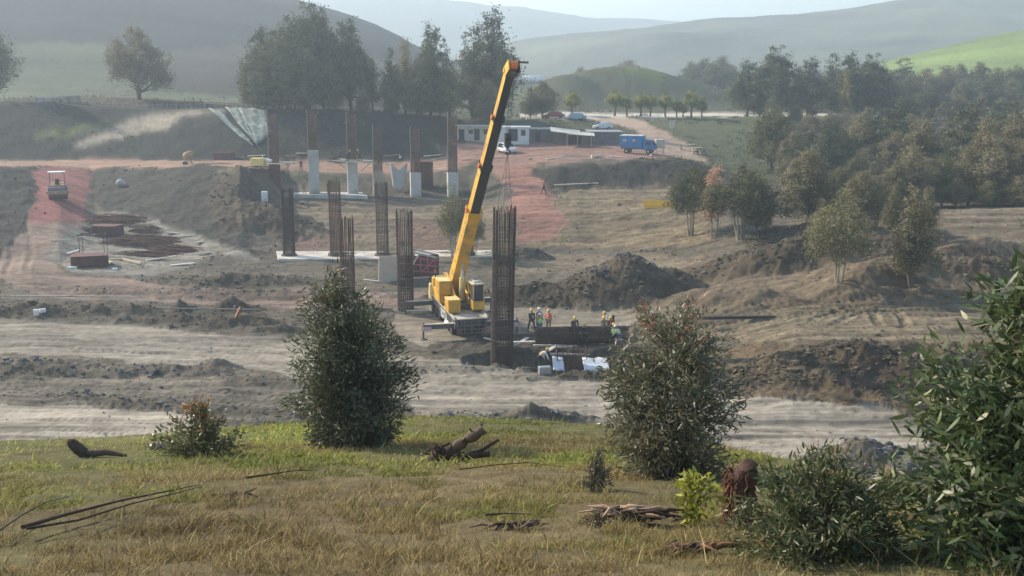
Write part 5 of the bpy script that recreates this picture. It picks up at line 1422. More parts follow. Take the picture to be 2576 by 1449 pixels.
def person(loc, rz, label, top=M_NAVY, trous=M_DARKC, vest=None, hat=M_HATY, lean=0.0, legs=((.12, .05), (-.12, -.15)), arms=((.1, .3), (-.1, .2)), spread=.08, look=0.0, h=1.76, twist=0.0, group=None, squat=0.0, shirt=None):
    k = h / 1.76
    pel = Vector((0, 0, .93 - squat)); V3 = Vector
    def dirv(a, s=0.0): return V3((s, math.sin(a), -math.cos(a)))
    J = {}
    low = 9
    for n_, sgn, (a, b_) in (('L', -1, legs[0]), ('R', 1, legs[1])):
        hip = pel + V3((sgn * .10, 0, -.04)); kn = hip + dirv(a, sgn * spread) * .43; an = kn + dirv(b_, sgn * spread * .5) * .42
        J['hip' + n_] = hip; J['kn' + n_] = kn; J['an' + n_] = an; J['toe' + n_] = an + V3((sgn * .03, .17, -.045)); low = min(low, an.z - .09)
    up = V3((0, math.sin(lean), math.cos(lean)))
    sp = pel + up * .2; ch = pel + up * .43; nk = pel + up * .54 + V3((0, .01, 0))
    hu = V3((0, math.sin(lean * .6 + look), math.cos(lean * .6 + look))); hd = nk + hu * .15; ht = nk + hu * .24
    for n_, sgn, (a, b_) in (('L', -1, arms[0]), ('R', 1, arms[1])):
        sh = ch + V3((sgn * .19, 0, .03)); el = sh + dirv(a, sgn * .16) * .28; wr = el + dirv(b_, sgn * .02) * .25
        J['sh' + n_] = sh; J['el' + n_] = el; J['wr' + n_] = wr; J['hand' + n_] = wr + (wr - el).normalized() * .09
    sft = V3((0, 0, -low)); T = lambda p: (p + sft) * k
    nodes = [(T(pel), .12 * k), (T(sp), .115 * k), (T(ch), .13 * k), (T(nk), .055 * k), (T(nk + hu * .07), .065 * k), (T(hd), .092 * k), (T(ht), .07 * k)]
    edges = [(0, 1), (1, 2), (2, 3), (3, 4), (4, 5), (5, 6)]
    for n_ in 'LR':
        b0 = len(nodes)
        nodes += [(T(J['hip' + n_]), .085 * k), (T(J['kn' + n_]), .058 * k), (T(J['an' + n_]), .042 * k), (T(J['toe' + n_]), .035 * k)]
        edges += [(0, b0), (b0, b0 + 1), (b0 + 1, b0 + 2), (b0 + 2, b0 + 3)]
        b1 = len(nodes)
        nodes += [(T(J['sh' + n_]), .058 * k), (T(J['el' + n_]), .043 * k), (T(J['wr' + n_]), .028 * k), (T(J['hand' + n_]), .034 * k)]
        edges += [(2, b1), (b1, b1 + 1), (b1 + 1, b1 + 2), (b1 + 2, b1 + 3)]
    body = skin_mesh(nodes, edges)
    # face and fingers joined into the body mesh
    mb = MB()
    fw = V3((0, 1, 0)); f0 = T(hd)
    hw = hu.cross(V3((1, 0, 0))).normalized() * -1
    if hw.y < 0: hw = -hw
    mb.tube([f0 + hw * .085 * k + hu * .02 * k, f0 + hw * .122 * k - hu * .02 * k, f0 + hw * .088 * k - hu * .03 * k], [.012, .014, .01], 0, 6)
    for s_ in (-1, 1):
        mb.tube([f0 + V3((s_ * .09 * k, 0, .02)), f0 + V3((s_ * .105 * k, -.01, -.03))], .02, 0, 6)
        mb.tube([f0 + hw * .085 * k + V3((s_ * .033, 0, 0)) + hu * .012, f0 + hw * .095 * k + V3((s_ * .033, 0, 0)) + hu * .012], .011, 1, 6)
    mb.tube([f0 + hw * .088 * k - hu * .055 + V3((-.02, 0, 0)), f0 + hw * .088 * k - hu * .055 + V3((.02, 0, 0))], .007, 2, 5)
    for n_, sgn in (('L', -1), ('R', 1)):
        hd_ = T(J['hand' + n_]); d = (J['wr' + n_] - J['el' + n_]).normalized()
        for q in range(4):
            o_ = V3((0, (q - 1.5) * .019, 0)) * k; l = (.062, .072, .068, .052)[q] * k; a0 = hd_ + o_
            mb.tube([a0, a0 + d * l * .55 + V3((-sgn * .004, 0, 0)), a0 + d * l + V3((-sgn * .022, 0, 0))], [.009 * k, .0085 * k, .007 * k], 0, 5)
        w_ = T(J['wr' + n_]) + d * .03 * k
        mb.tube([w_, w_ + V3((-sgn * .015, .035, 0)) + d * .03, w_ + V3((-sgn * .02, .045, 0)) + d * .06], [.012 * k, .010 * k, .008 * k], 0, 5)
    bm = bmesh.new(); bm.from_mesh(body); nf = len(bm.faces)
    tmp = bpy.data.meshes.new('t2'); tmp.from_pydata(mb.v, [], mb.f); tmp.polygons.foreach_set('material_index', mb.m); bm.from_mesh(tmp)
    bm.to_mesh(body); bm.free(); bpy.data.meshes.remove(tmp)
    body.materials.clear()
    for m_ in (M_SKIN, M_HAIR, M_REDC): body.materials.append(m_)
    body.name = 'person'
    o = bpy.data.objects.new('person', body); COL.objects.link(o); o.location = loc; o.rotation_euler = (0, 0, rz)
    tag(o, label, 'person', group)
    def part(name, nd, ed, m_):
        me = skin_mesh(nd, ed); me.materials.clear(); me.materials.append(m_); me.name = name
        q = bpy.data.objects.new(name, me); COL.objects.link(q); q.parent = o; return q
    # trousers
    nd = [(T(pel + up * .03), .135 * k)]; ed = []
    for n_ in 'LR':
        b0 = len(nd); nd += [(T(J['hip' + n_]), .105 * k), (T(J['kn' + n_]), .078 * k), (T(J['an' + n_] + V3((0, 0, .03))), .068 * k)]; ed += [(0, b0), (b0, b0 + 1), (b0 + 1, b0 + 2)]
    part('trousers', nd, ed, trous)
    nd = [(T(pel + up * .02), .145 * k), (T(sp), .14 * k), (T(ch), .155 * k), (T(nk - up * .03), .07 * k)]; ed = [(0, 1), (1, 2), (2, 3)]
    for n_ in 'LR':
        b0 = len(nd); nd += [(T(J['sh' + n_]), .078 * k), (T(J['el' + n_]), .060 * k), (T(J['wr' + n_]), .046 * k)]; ed += [(2, b0), (b0, b0 + 1), (b0 + 1, b0 + 2)]
    part('jacket', nd, ed, top)
    if vest:
        nd = [(T(pel + up * .02), .165 * k), (T(sp), .165 * k), (T(ch), .178 * k), (T(nk - up * .035), .085 * k)]
        for s_ in (-1, 1): nd.append((T(ch + V3((s_ * .15, 0, .02))), .10 * k))
        v_ = part('vest', nd, [(0, 1), (1, 2), (2, 3), (2, 4), (2, 5)], vest)
        q = MB()
        for hgt in (.12, .28):
            c_ = T(pel + up * hgt); pts = [c_ + V3((math.cos(a) * .183 * k, math.sin(a) * .176 * k * math.cos(lean), -math.sin(a) * .176 * k * math.sin(lean))) for a in [i * math.pi / 8 for i in range(17)]]
            q.tube(pts, .022 * k, 0, 5, cap=False)
        q.build('reflective_band', M_REFL, v_)
    if shirt:
        nd = [(T(pel + up * .08 + V3((0, .07, 0))), .09 * k), (T(ch + V3((0, .075, -.05))), .09 * k)]; part('shirt', nd, [(0, 1)], shirt)
    q = MB()
    for n_ in 'LR':
        a_ = T(J['an' + n_]); t_ = T(J['toe' + n_]); q.tube([a_ + V3((0, -.01, .09)), a_, a_ + V3((0, -.04, -.05)) ], [.06 * k, .058 * k, .05 * k], 0, 8); q.tube([a_ + V3((0, -.05, -.045)), t_, t_ + V3((0, .05, -.01))], [.05 * k, .05 * k, .035 * k], 0, 8)
    q.build('boots', M_BOOT, o)
    # hair and hat
    if hat is None:
        q = MB(); c_ = T(hd) + hu * .03 - hw * .012
        rings = [(0.0, .108), (.045, .105), (.085, .08), (.112, .04), (.122, .0)]
        q.tube([c_ + hu * z_ * k for z_, _ in rings], [max(r_, .002) * k for _, r_ in rings], 0, 12); q.build('hair', M_HAIR, o)
    else:
        q = MB(); c_ = T(hd) + hu * .045
        rings = [(-.01, .135), (0, .138), (.004, .122), (.05, .118), (.09, .095), (.118, .055), (.13, .004)]
        q.tube([c_ + hu * z_ * k for z_, _ in rings], [r_ * k for _, r_ in rings], 0, 16)
        pk = c_ + hw * .12 * k; q.beam(pk, pk + hw * .06 * k - hu * .01, .16 * k, .012, up=hu, w1=.09 * k)
        q.build('hard_hat', hat, o)
    return o

def pat(vx, vy, D=None, dmin=50, dmax=300):
    if D is None: return hit(vx, vy, dmin, dmax)
    p = at(vx, vy, D); return Vector((p.x, D, gz(p.x, D)))
PI = math.pi
person(pat(1337, 833), R(200), 'worker in dark jacket and yellow hard hat standing legs apart right of the thick column', top=M_DARKC, trous=M_DARKC, shirt=M_GREYC, spread=.25, legs=((.1, .05), (-.1, -.05)), arms=((.15, .2), (.45, 1.0)))
person(pat(1358, 848), R(10), 'worker in green high-vis vest and white hard hat seen from behind', top=M_GREYC, trous=M_JEAN, vest=M_HIVIS, hat=M_HATW, spread=.05, legs=((.06, 0), (-.1, -.1)), arms=((.1, .5), (.6, 1.5)))
person(pat(1380, 833), R(150), 'worker in orange high-vis vest and yellow hard hat', top=M_HIVO, trous=M_KHAKI, vest=M_HIVO, spread=.14, legs=((.15, .1), (-.1, -.2)), arms=((.1, .2), (.1, .3)))
person(pat(1356, 828), R(190), 'worker half hidden behind the green-vested man', top=M_KHAKI, trous=M_GREYC, hat=M_HATW, arms=((.1, .3), (.1, .3)), h=1.7)
person(pat(1541, 826), R(75), 'worker in white shirt bending far over beside the lying cage', top=M_WHITEC, trous=M_DARKC, lean=1.35, legs=((.05, -.05), (-.15, -.1)), arms=((-.1, .0), (.1, .1)))
person(pat(1444, 854, 80.6), R(185), 'worker with only head and shoulders above the lying cage, at its left half', top=M_NAVY, lean=.5, arms=((.6, .9), (.5, .8)))
person(pat(1470, 874), R(170), 'worker in navy with orange-yellow hard hat in front of the lying cage', top=M_NAVY, trous=M_NAVY, hat=M_HATY, arms=((.5, 1.2), (.5, 1.2)), h=1.7)
person(pat(1518, 850, 80.7), R(180), 'left of the two workers close together behind the cage\'s right end', top=M_KHAKI, hat=M_HATY, lean=.35, arms=((.6, 1.), (.6, 1.)), h=1.8)
person(pat(1531, 850, 80.9), R(200), 'right of the two workers close together behind the cage\'s right end', top=M_REDC, hat=M_HATY, lean=.45, arms=((.6, 1.), (.6, 1.)))
person(pat(1543, 874), R(-10), 'worker in bright green vest seen from behind at the right end of the cage', top=M_DARKC, trous=M_DARKC, vest=M_HIVIS, lean=.12, arms=((.3, 1.2), (.3, 1.2)), h=1.7)
person(pat(1559, 876), R(60), 'stooping worker in pale green vest at the edge of the shrub', top=M_WHITEC, trous=M_JEAN, vest=mat('pale green vest', (.45, .80, .35), .7), lean=.6, arms=((.3, .8), (.4, .9)), hat=M_HATW, h=1.7)
person(pat(1357, 932, 71.8), R(-60), 'worker in white and orange bending over the grey block at the pit edge', top=M_WHITEC, trous=M_NAVY, vest=mat('orange white vest', (.80, .45, .2), .7), lean=1.1, legs=((.4, -.3), (.1, -.35)), arms=((.2, .4), (.3, .5)), squat=.1)
person(Vector((at(1250, 912, 74.0).x, 74.0, gz(at(1250, 912, 74.0).x, 74.0))), R(180), 'worker deep in the trench left of the thick column foot, yellow hat showing', top=M_KHAKI, lean=.9, squat=.25, legs=((.7, -.5), (.5, -.6)))
person(Vector((at(1285, 914, 74.2).x, 74.2, gz(at(1285, 914, 74.2).x, 74.2))), R(160), 'worker deep in the trench right of the thick column foot', top=M_KHAKI, lean=.95, squat=.3, legs=((.7, -.5), (.5, -.6)))
person(pat(1368, 489, None, 100, 250), R(60), 'lone worker with orange cap walking on the red road', top=M_KHAKI, trous=M_NAVY, hat=M_HATO, legs=((.45, .2), (-.25, -.6)), spread=.05, h=1.8)
person(pat(758, 434, None, 100, 250), R(180), 'man in dark clothes with hands at his head on the red road', top=M_NAVY, trous=M_NAVY, hat=None, spread=.14, arms=((.6, 2.6), (.6, 2.6)), h=1.8)
zs2 = z2 + .25
def onslab(vx, D, z): p = at(vx, 485, D); return Vector((p.x, D, z))
person(onslab(765, 163.2, zs2), R(200), 'worker in khaki on the rear slab left of the tallest pier', top=M_KHAKI, trous=M_KHAKI, hat=M_HATO, h=1.75)
person(onslab(826, 163.8, zs2), R(160), 'worker in navy on the rear slab between two grey piers', top=M_NAVY, trous=M_NAVY, hat=None, h=1.75)
person(onslab(671, 163.2, zs2), R(180), 'worker with orange hat at the left end of the rear slab', top=M_GREYC, trous=M_NAVY, hat=M_HATO, lean=.7, squat=.2, legs=((.6, -.5), (.4, -.5)))
for vx, rz, ln, lb, tp in ((874, -70, .6, 'left worker leaning on the plank platform of the grey pier', M_NAVY), (905, 80, .4, 'right worker stepping on the plank platform of the grey pier', M_DARKC)):
    q = at(vx, 405, D2 - 2.2); person(Vector((q.x, D2 - 2.2, pp2.z + .12)), R(rz), lb, top=tp, trous=M_NAVY, lean=ln, arms=((.6, .8), (.6, 1.)), legs=((.3, -.1), (-.25, -.3)), hat=M_HATO if vx < 880 else M_HATY)

# ------------------------------------------------------------------ vehicles
def car(loc, rz, body, label, L=4.2, Wd=1.75, H=1.45, van=False, group='parked cars'):
    root = empty('parked_car', loc, rz, label, 'car', group)
    hl = L / 2
    if van: prof = [(-hl, .35), (hl - .1, .35), (hl, .75), (hl - .15, .95), (hl - .9, 1.08), (hl - 1.45, H), (-hl + .35, H), (-hl, 1.0)]
    else: prof = [(-hl, .35), (hl - .1, .32), (hl, .65), (hl - .1, .80), (hl - .95, .92), (hl - 1.65, H), (-hl + 1.1, H), (-hl + .45, .98), (-hl, .92)]
    b = MB(); n = len(prof)
    vs = []
    for xs, kz in ((-1, 0), (-1, 1), (1, 1), (1, 0)): pass
    for s_ in (-1, 1):
        for y_, z_ in prof: vs.append((s_ * Wd / 2 * (1 - .16 * max(0, (z_ - .9) / (H - .9))), y_, z_))
    b.add(vs, [tuple(range(n)), tuple(range(2 * n - 1, n - 1, -1))] + [(i, i + n, (i + 1) % n + n, (i + 1) % n) for i in range(n)])
    bo = b.build('body', body, root, .05)
    b = MB()
    yt0, yt1 = (-hl + .5, hl - 1.5) if van else (-hl + 1.0, hl - 1.62)
    for s_ in (-1, 1):
        b.add([(s_ * (Wd / 2 - .02), yt0 - .25, .98), (s_ * (Wd / 2 - .02), yt1 + .55, .98), (s_ * (Wd / 2 * .86), yt1 + .02, H - .08), (s_ * (Wd / 2 * .86), yt0 + .1, H - .08)], [(0, 1, 2, 3), (3, 2, 1, 0)])
    y0_, y1_ = prof[4][0] - .03, prof[5][0]
    b.add([(-Wd * .44, y0_ + .04, prof[4][1] + .05), (Wd * .44, y0_ + .04, prof[4][1] + .05), (Wd * .39, y1_ + .05, H - .03), (-Wd * .39, y1_ + .05, H - .03)], [(0, 1, 2, 3), (3, 2, 1, 0)])
    y0_, z0_ = (-hl - .02, 1.02) if van else (-hl + .42, 1.0); y1_ = prof[-2][0] - .03 if van else -hl + 1.05
    b.add([(-Wd * .43, y0_, z0_), (Wd * .43, y0_, z0_), (Wd * .38, y1_ - .05, H - .08), (-Wd * .38, y1_ - .05, H - .08)], [(0, 1, 2, 3), (3, 2, 1, 0)])
    b.build('windows', M_GLASS, root)
    for s_ in (-1, 1):
        for y_ in (-hl + .8, hl - .8): wheel(root, s_ * (Wd / 2 - .1), y_, .32, .32, .2, rim=M_TIN)
        q = MB(); q.box((s_ * Wd * .36, hl - .02, .68), (.3, .1, .14)); q.build('headlight', M_CREAM, root)
        q = MB(); q.box((s_ * Wd * .38, -hl, .80), (.24, .06, .16)); q.build('tail_light', M_RED, root)
    return root
car(pat(1275, 385, None, 100, 260), R(200), M_CAR, 'white car parked behind the crane hook, in front of the white hut', L=4.3, H=1.7, van=True, Wd=1.95)
car(pat(1393, 298, 229), R(75), M_CARR, 'maroon car with a white roof cover by the white road', L=4.4)
car(pat(1447, 304, 226), R(110), M_LBLUE, 'light blue car at the mouth of the dirt road', L=4.3)
car(pat(1516, 331, 214), R(95), M_CAR, 'small white car roof showing behind the dark shed', L=3.8)
# blue truck
p = pat(1606, 387, None, 120, 260)
tr = empty('blue_truck', p, R(-112), 'bright blue box truck with white roof parked on the terrace', 'truck')
b = MB(); b.box((0, -1.0, 1.9), (2.1, 3.7, 1.9)); b.box((0, -1.0, .85), (1.7, 3.6, .18), 1); tb = b.build('cargo_box', [M_BLUE, M_STEEL], tr, .03)
b = MB(); b.box((0, -1.0, 2.93), (2.2, 3.8, .14)); b.build('roof', M_WHITE, tb, .03)
for y_ in (-2.1, -.5):
    for s_ in (-1, 1): b = MB(); b.box((s_ * 1.06, y_, 2.15), (.04, .6, .42)); b.build('window', M_WOOD, tb)
b = MB(); b.prism([(.95, .6), (2.75, .6), (2.85, 1.2), (2.7, 1.45), (2.35, 2.25), (.95, 2.3)], 'x', -.95, .95); cbn = b.build('cab', M_BLUE, tr, .06)
b = MB(); b.add([(-.8, 2.78, 1.45), (.8, 2.78, 1.45), (.75, 2.45, 2.12), (-.75, 2.45, 2.12)], [(0, 1, 2, 3), (3, 2, 1, 0)]); b.box((.96, 1.8, 1.75), (.03, .9, .5)); b.box((-.96, 1.8, 1.75), (.03, .9, .5)); b.build('windscreen', M_GLASS, cbn)
b = MB(); b.box((0, 2.86, .62), (1.9, .12, .22)); b.build('bumper', M_WHITE, tr)
for y_ in (-1.8, 1.9):
    for s_ in (-1, 1): wheel(tr, s_ * .85, y_, .42, .42, .28, rim=M_CREAM)
M_DULL = mat('dull machine paint', (.34, .22, .12), .7, var=.3, scale=2)
# road roller
p = hit(147, 500, 90, 175)
ro = empty('road_roller', p, R(202), 'road roller with white canopy driving down the red ramp', 'road roller'); sc_r = 1.1; ro.scale = (sc_r,) * 3
b = MB(); b.tube([(-1.02, 1.2, .72), (1.02, 1.2, .72)], .72, 0, 28); b.build('drum', mat('worn drum steel', (.13, .13, .15), .45, metal=.5, var=.2, scale=2), ro)
b = MB(); b.box((0, 2.02, .85), (2.4, .16, .35)); b.box((-1.15, 1.2, .85), (.14, 1.7, .3)); b.box((1.15, 1.2, .85), (.14, 1.7, .3)); b.box((0, .32, .85), (2.4, .18, .4)); b.build('drum_frame', M_DULL, ro, .02)
b = MB(); b.box((0, -.9, 1.15), (1.7, 2.2, .8)); b.box((0, -1.7, 1.4), (1.5, 1.2, .5)); b.box((0, -.2, 1.9), (.5, .3, .7), 1); b.build('body', [M_DULL, M_BLK], ro, .04)
for s_ in (-1, 1): wheel(ro, s_ * .8, -1.3, .68, .68, .5)
b = MB(); b.box((0, -.8, 3.0), (1.9, 1.7, .12)); b.build('canopy', M_WHITE, ro, .02)
b = MB()
for s_ in (-1, 1):
    for y_ in (-.1, -1.5): b.box((s_ * .8, y_, 2.25), (.07, .07, 1.5))
b.build('canopy_posts', M_STEEL, ro)
person(p + Vector((-.3, .7, .95)), R(202), 'driver in dark clothes seated on the road roller', top=M_DARKC, trous=M_DARKC, hat=None, squat=.4, legs=((1.4, .1), (1.4, .1)), arms=((.7, 1.4), (.7, 1.4)))
# excavator and tank far behind the boom tip
p = pat(1356, 204, None, 230, 600)
ex = empty('excavator', p, R(-80), 'tiny excavator with raised arm on the distant slope right of the boom tip', 'excavator')
b = MB()
for s_ in (-1, 1): b.box((s_ * 1.1, 0, .45), (.5, 3.6, .8))
b.build('tracks', M_BLK, ex, .1)
b = MB(); b.box((0, -.4, 1.6), (2.5, 3.2, 1.2)); b.box((-.7, 1.0, 2.3), (1, 1.3, 1.4)); b.build('body', M_YEL2, ex, .05)
b = MB(); b.tube([(.3, 1.2, 1.8), (.3, 3.2, 4.6), (.3, 5.2, 5.0)], [.3, .35, .25], 0, 6); b.tube([(.3, 5.2, 5.2), (.3, 5.9, 2.6)], [.22, .18], 0, 6); b.prism([(5.6, 2.7), (6.2, 2.6), (6.3, 1.7), (5.7, 1.8)], 'x', -.2, .8); b.build('arm', M_BLK, ex)
p = pat(1330, 219, None, 230, 600)
b = MB(); b.tube([(-6, 0, 1.6), (-5.8, 0, 1.6), (5.8, 0, 1.6), (6, 0, 1.6)], [1.2, 1.6, 1.6, 1.2], 0, 16)
t_ = empty('storage_tank', p, R(6), 'long white cylindrical tank beside the distant excavator', 'tank'); b.build('shell', M_WHITE, t_)
b = MB(); b.box((-3.5, 0, .2), (.5, 2, .6)); b.box((3.5, 0, .2), (.5, 2, .6)); b.build('saddles', M_STEEL, t_)

# ------------------------------------------------------------------ camp buildings
def hut(vx0, vx1, vb, vt, D, dep, label, wall, roofm, doors=(), wins=(), tilt=.0, over=.25, group='camp huts', name='site_hut', flat=True):
    a = at(vx0, vb, D); c = at(vx1, vb, D); w = c.x - a.x; h = at(vx0, vt, D).z - a.z
    cx = (a.x + c.x) / 2
    root = empty(name, (cx, D, a.z), 0, label, 'hut', group)
    b = MB(); b.box((0, dep / 2, h / 2 - .3), (w, dep, h + .6)); wo = b.build('wall', wall, root, .01)
    b = MB(); b.box((0, dep / 2, h + .08 + 0), (w + over * 2, dep + over * 2, .14), 0, Matrix.Rotation(tilt, 3, 'X')); b.build('roof', roofm, root)
    for t, dw, dh in doors: q = MB(); q.box((-w / 2 + w * t, -.03, dh / 2), (dw, .08, dh)); q.build('door_or_shade_panel', M_NAVY if wall is not M_TIND else M_BLK, root)  # on open huts this dark slab paints the shaded inside of the doorway
    for t, z_, ww, wh in wins:
        q = MB(); q.box((-w / 2 + w * t, -.02, z_), (ww + .12, .06, wh + .12)); f = q.build('window', M_TIND, root); q = MB(); q.box((-w / 2 + w * t, -.055, z_), (ww, .03, wh)); q.build('pane', M_GLASS, f)
    return root
M_HUT = mat('hut plaster', (.40, .38, .31), .85, var=.12, scale=1, col2=(.3, .28, .24), dirt=.5)
M_HUTW = mat('hut white', (.55, .60, .62), .7, var=.1, scale=1)
hut(1146, 1242, 353, 319, 196, 5.5, 'long cream hut with blue doors left of the crane boom', M_HUT, M_TIN, doors=((.16, 1.0, 1.95), (.56, .95, 2.0)), wins=((.40, 1.5, .7, .6), (.80, 1.5, .8, .75)))
hut(1249, 1331, 355, 321, 194, 4.5, 'white hut with dark open doorway behind the crane hook', M_HUTW, M_WHITE, doors=((.50, 1.7, 2.1),), wins=((.82, 1.45, .7, .9),))
hut(1332, 1392, 356, 326, 197, 5, 'low grey tin shed joined to the white hut\'s right', M_TIND, M_TIN, doors=((.35, .9, 1.8),), group='tin sheds')
hut(1392, 1482, 362, 336, 195, 4.5, 'dark open-fronted shed under the bright lean-to roof sheets', M_TIND, M_TIND, doors=((.6, 2.2, 1.6),), group='tin sheds')
hut(1482, 1562, 361, 333, 196, 7, 'dark grey shed with flat roof left of the blue truck', M_TIND, M_TIN, group='tin sheds')
p = at(1440, 336, 192.5)
rt = empty('lean_to_roof', p, 0, 'two bright tilted roof sheets on thin posts over the dark shed front', 'roof')
b = MB(); b.box((-1.2, .4, .45), (5.2, 3.6, .08), 0, Matrix.Rotation(R(7), 3, 'Y') @ Matrix.Rotation(R(9), 3, 'X')); b.box((1.4, -.4, .0), (4.8, 2.4, .08), 0, Matrix.Rotation(R(4), 3, 'Y') @ Matrix.Rotation(R(9), 3, 'X')); b.build('roof_sheet', mat('pale warm tin', (.62, .58, .48), .6, var=.12, scale=2), rt)  # both sheets share one warm pale tin colour
b = MB()
for x_ in (-1.0, .8, 3.2): b.tube([(x_, -1.4, -2.3), (x_, -1.4, -.05)], .05)
b.build('posts', M_WOOD, rt)
# water tank, sign, benches by the truck
p = pat(1658, 388, None, 120, 260); t_ = empty('water_tank', p, R(10), 'pale square water tank on legs right of the blue truck', 'tank')
b = MB(); b.box((0, 0, 1.75), (1.5, 1.4, 1.4)); b.build('tank', M_CREAM, t_, .08)
b = MB()
for s_ in (-.6, .6):
    for y_ in (-.5, .5): b.box((s_, y_, .52), (.09, .09, 1.05))
b.build('legs', M_WOODG, t_)
p = pat(1691, 340, None, 120, 300); t_ = empty('site_sign', p, R(15), 'small pale sign on a post above the terrace edge', 'sign')
b = MB(); b.box((0, 0, 2.1), (1.1, .06, 1.5)); b.build('board', M_CREAM, t_); b = MB(); b.box((0, .06, 1), (.1, .1, 2)); b.build('post', M_WOODG, t_)
def bench(vx, vy, w, lb):
    p = pat(vx, vy, None, 120, 260); t_ = empty('wooden_bench', p, R(rng.uniform(-15, 15)), lb, 'bench', 'rough benches at the terrace edge')
    b = MB(); b.box((0, 0, 1.0), (w, 1.0, .1)); b.build('top', M_WOOD, t_)
    for s_ in (-1, 1): b = MB(); b.box((s_ * w * .38, 0, .5), (.12, .7, 1.0)); b.build('leg', M_WOODG, t_)
bench(1728, 378, 2.6, 'larger rough table at the right end of the terrace'); bench(1752, 388, 1.8, 'smaller rough table at the right end of the terrace')
# tarps draped over the embankment
def drape(name, quad, nu, nv, label, m_, group=None, off=.25, cat='netting', jag=0.0):
    vs = []
    q = [Vector((a, b_)) for a, b_ in quad]
    for j in range(nv + 1):
        for i in range(nu + 1):
            s_, t = i / nu, j / nv
            e = q[0].lerp(q[1], s_).lerp(q[3].lerp(q[2], s_), t)
            e = e + Vector((math.sin(j * .9 + i) * jag, 0))
            h_ = hit(e.x, e.y, 178, 260); vs.append(h_ + Vector((0, -.12, off + .12 * math.sin(i * 2.1 + j * .6))))
    fs = [(j * (nu + 1) + i, j * (nu + 1) + i + 1, (j + 1) * (nu + 1) + i + 1, (j + 1) * (nu + 1) + i) for j in range(nv) for i in range(nu)]
    b = MB(); b.add(vs, fs, 0, True); o = b.build(name, m_); md = o.modifiers.new('s', 'SOLIDIFY'); md.thickness = .03
    return tag(o, label, cat, group)
GT = 'netting draped over the embankment'
drape('netting', [(524, 277), (556, 281), (641, 372), (630, 368)], 4, 12, 'narrow pale strip of netting hanging down the left side of the embankment', M_TARP, GT)
drape('netting', [(566, 273), (602, 275), (652, 374), (632, 352)], 5, 12, 'middle strip of pale netting on the embankment', M_TARP, GT)
drape('netting', [(598, 275), (672, 280), (684, 340), (646, 368)], 7, 12, 'wide pale netting at the right of the embankment strips', M_TARP, GT)

# ------------------------------------------------------------------ small things of the site
def box_thing(name, vx, vy, dim, rz, label, cat, m_, group=None, dmin=50, dmax=300, rot=None, lift=0.0, bev=.02, D=None):
    p = pat(vx, vy, D, dmin, dmax); b = MB(); b.box((0, 0, dim[2] / 2), dim, 0, rot); b.box((0, 0, dim[2] / 2), (dim[0] * .98, dim[1] * .5, dim[2] * 1.06), 0, rot)
    return thing_mesh(b, name, [m_], p + Vector((0, 0, lift)), label, cat, group, rz, bev)
M_YB = mat('formwork beam yellow', (.75, .48, .05), .6, var=.1, scale=3)
for i, (vx, vy, dz_) in enumerate(((1672, 524, 0), (1668, 520, .0), (1666, 514, .0))):
    p = pat(vx, vy, None, 100, 200); b = MB(); b.box((0, 0, .5), (5.2, .12, .16)); b.box((0, 0, .12), (5.2, .12, .16)); b.box((0, 0, .3), (5.1, .05, .4))
    thing_mesh(b, 'formwork_beam', [M_YB], p, ('front', 'middle', 'rear')[i] + ' one of three bright yellow beams lying on the tan flat', 'beam', 'yellow beams on the tan flat', R(-14))
box_thing('plank', 1450, 472, (7.0, .5, .12), R(24), 'long pale plank lying under the dark terrace face', 'plank', M_CREAM, lift=.2)
box_thing('steel_pipe', 1898, 808, (8.0, .22, .22), R(4), 'black pipe lying across the tracks right of the pit', 'pipe', M_BLK)
box_thing('timber_pole', 118, 765, (17.5, .12, .12), R(-2), 'very long thin pale pole lying on the left earth berm', 'pole', M_CREAM, lift=.5)
box_thing('timber_pole', 480, 788, (12, .10, .10), R(-4), 'thin dark-edged pole on the berm right of the long pale one', 'pole', M_WOODG, lift=.35)
box_thing('concrete_block', 92, 800, (.4, .4, .5), R(20), 'small white block on the left berm', 'block', M_WHITE)
box_thing('concrete_block', 108, 792, (.5, .3, .3), R(30), 'smaller white block right behind the other on the left berm', 'block', M_WHITE)
box_thing('steel_plate', 600, 805, (.16, .4, .9), R(30), 'rust-orange steel piece leaning at the berm\'s right end', 'steel plate', mat('rust orange', (.22, .09, .05), .8), rot=Matrix.Rotation(R(28), 3, 'Y'))
box_thing('concrete_block', 1370, 942, (.8, .5, .5), R(12), 'grey block with white edge at the front of the pit', 'block', M_TIN)
box_thing('white_sack', 182, 676, (.9, .5, .25), R(8), 'white sack lying in the lower left yard', 'sack', M_WHITE, dmin=90)
box_thing('white_sack', 289, 680, (.5, .3, .2), R(8), 'small white scrap right of the white sack', 'sack', M_WHITE, dmin=90)
box_thing('white_barrel', 666, 508, (.8, .8, 1.3), R(8), 'white barrel left below the rear slab', 'barrel', M_WHITE, dmin=120)
p = pat(475, 414, None, 120, 260); mxr = empty('cement_mixer', p, R(30), 'yellow-tan cement mixer standing on the red road edge', 'mixer')
b = MB(); b.tube([(-.7, 0, 1.2), (-.4, 0, 1.3), (.3, 0, 1.6), (.8, 0, 1.85)], [.35, .62, .6, .3], 0, 14); b.build('drum', M_DULL, mxr)
b = MB(); b.beam((-.6, -.5, 0), (0, -.5, 1.3), .1, .1); b.beam((.6, -.5, 0), (0, -.5, 1.3), .1, .1); b.beam((-.6, .5, 0), (0, .5, 1.3), .1, .1); b.beam((.6, .5, 0), (0, .5, 1.3), .1, .1); b.build('frame', M_DULL, mxr)
for y_ in (-.6, .6): wheel(mxr, -.5, y_, .28, .28, .12, axis='y')
box_thing('site_box', 565, 402, (3.2, 1.5, 1.3), R(4), 'dim brown box beside the red road under the dark bank', 'box', M_REDOX, dmin=120)
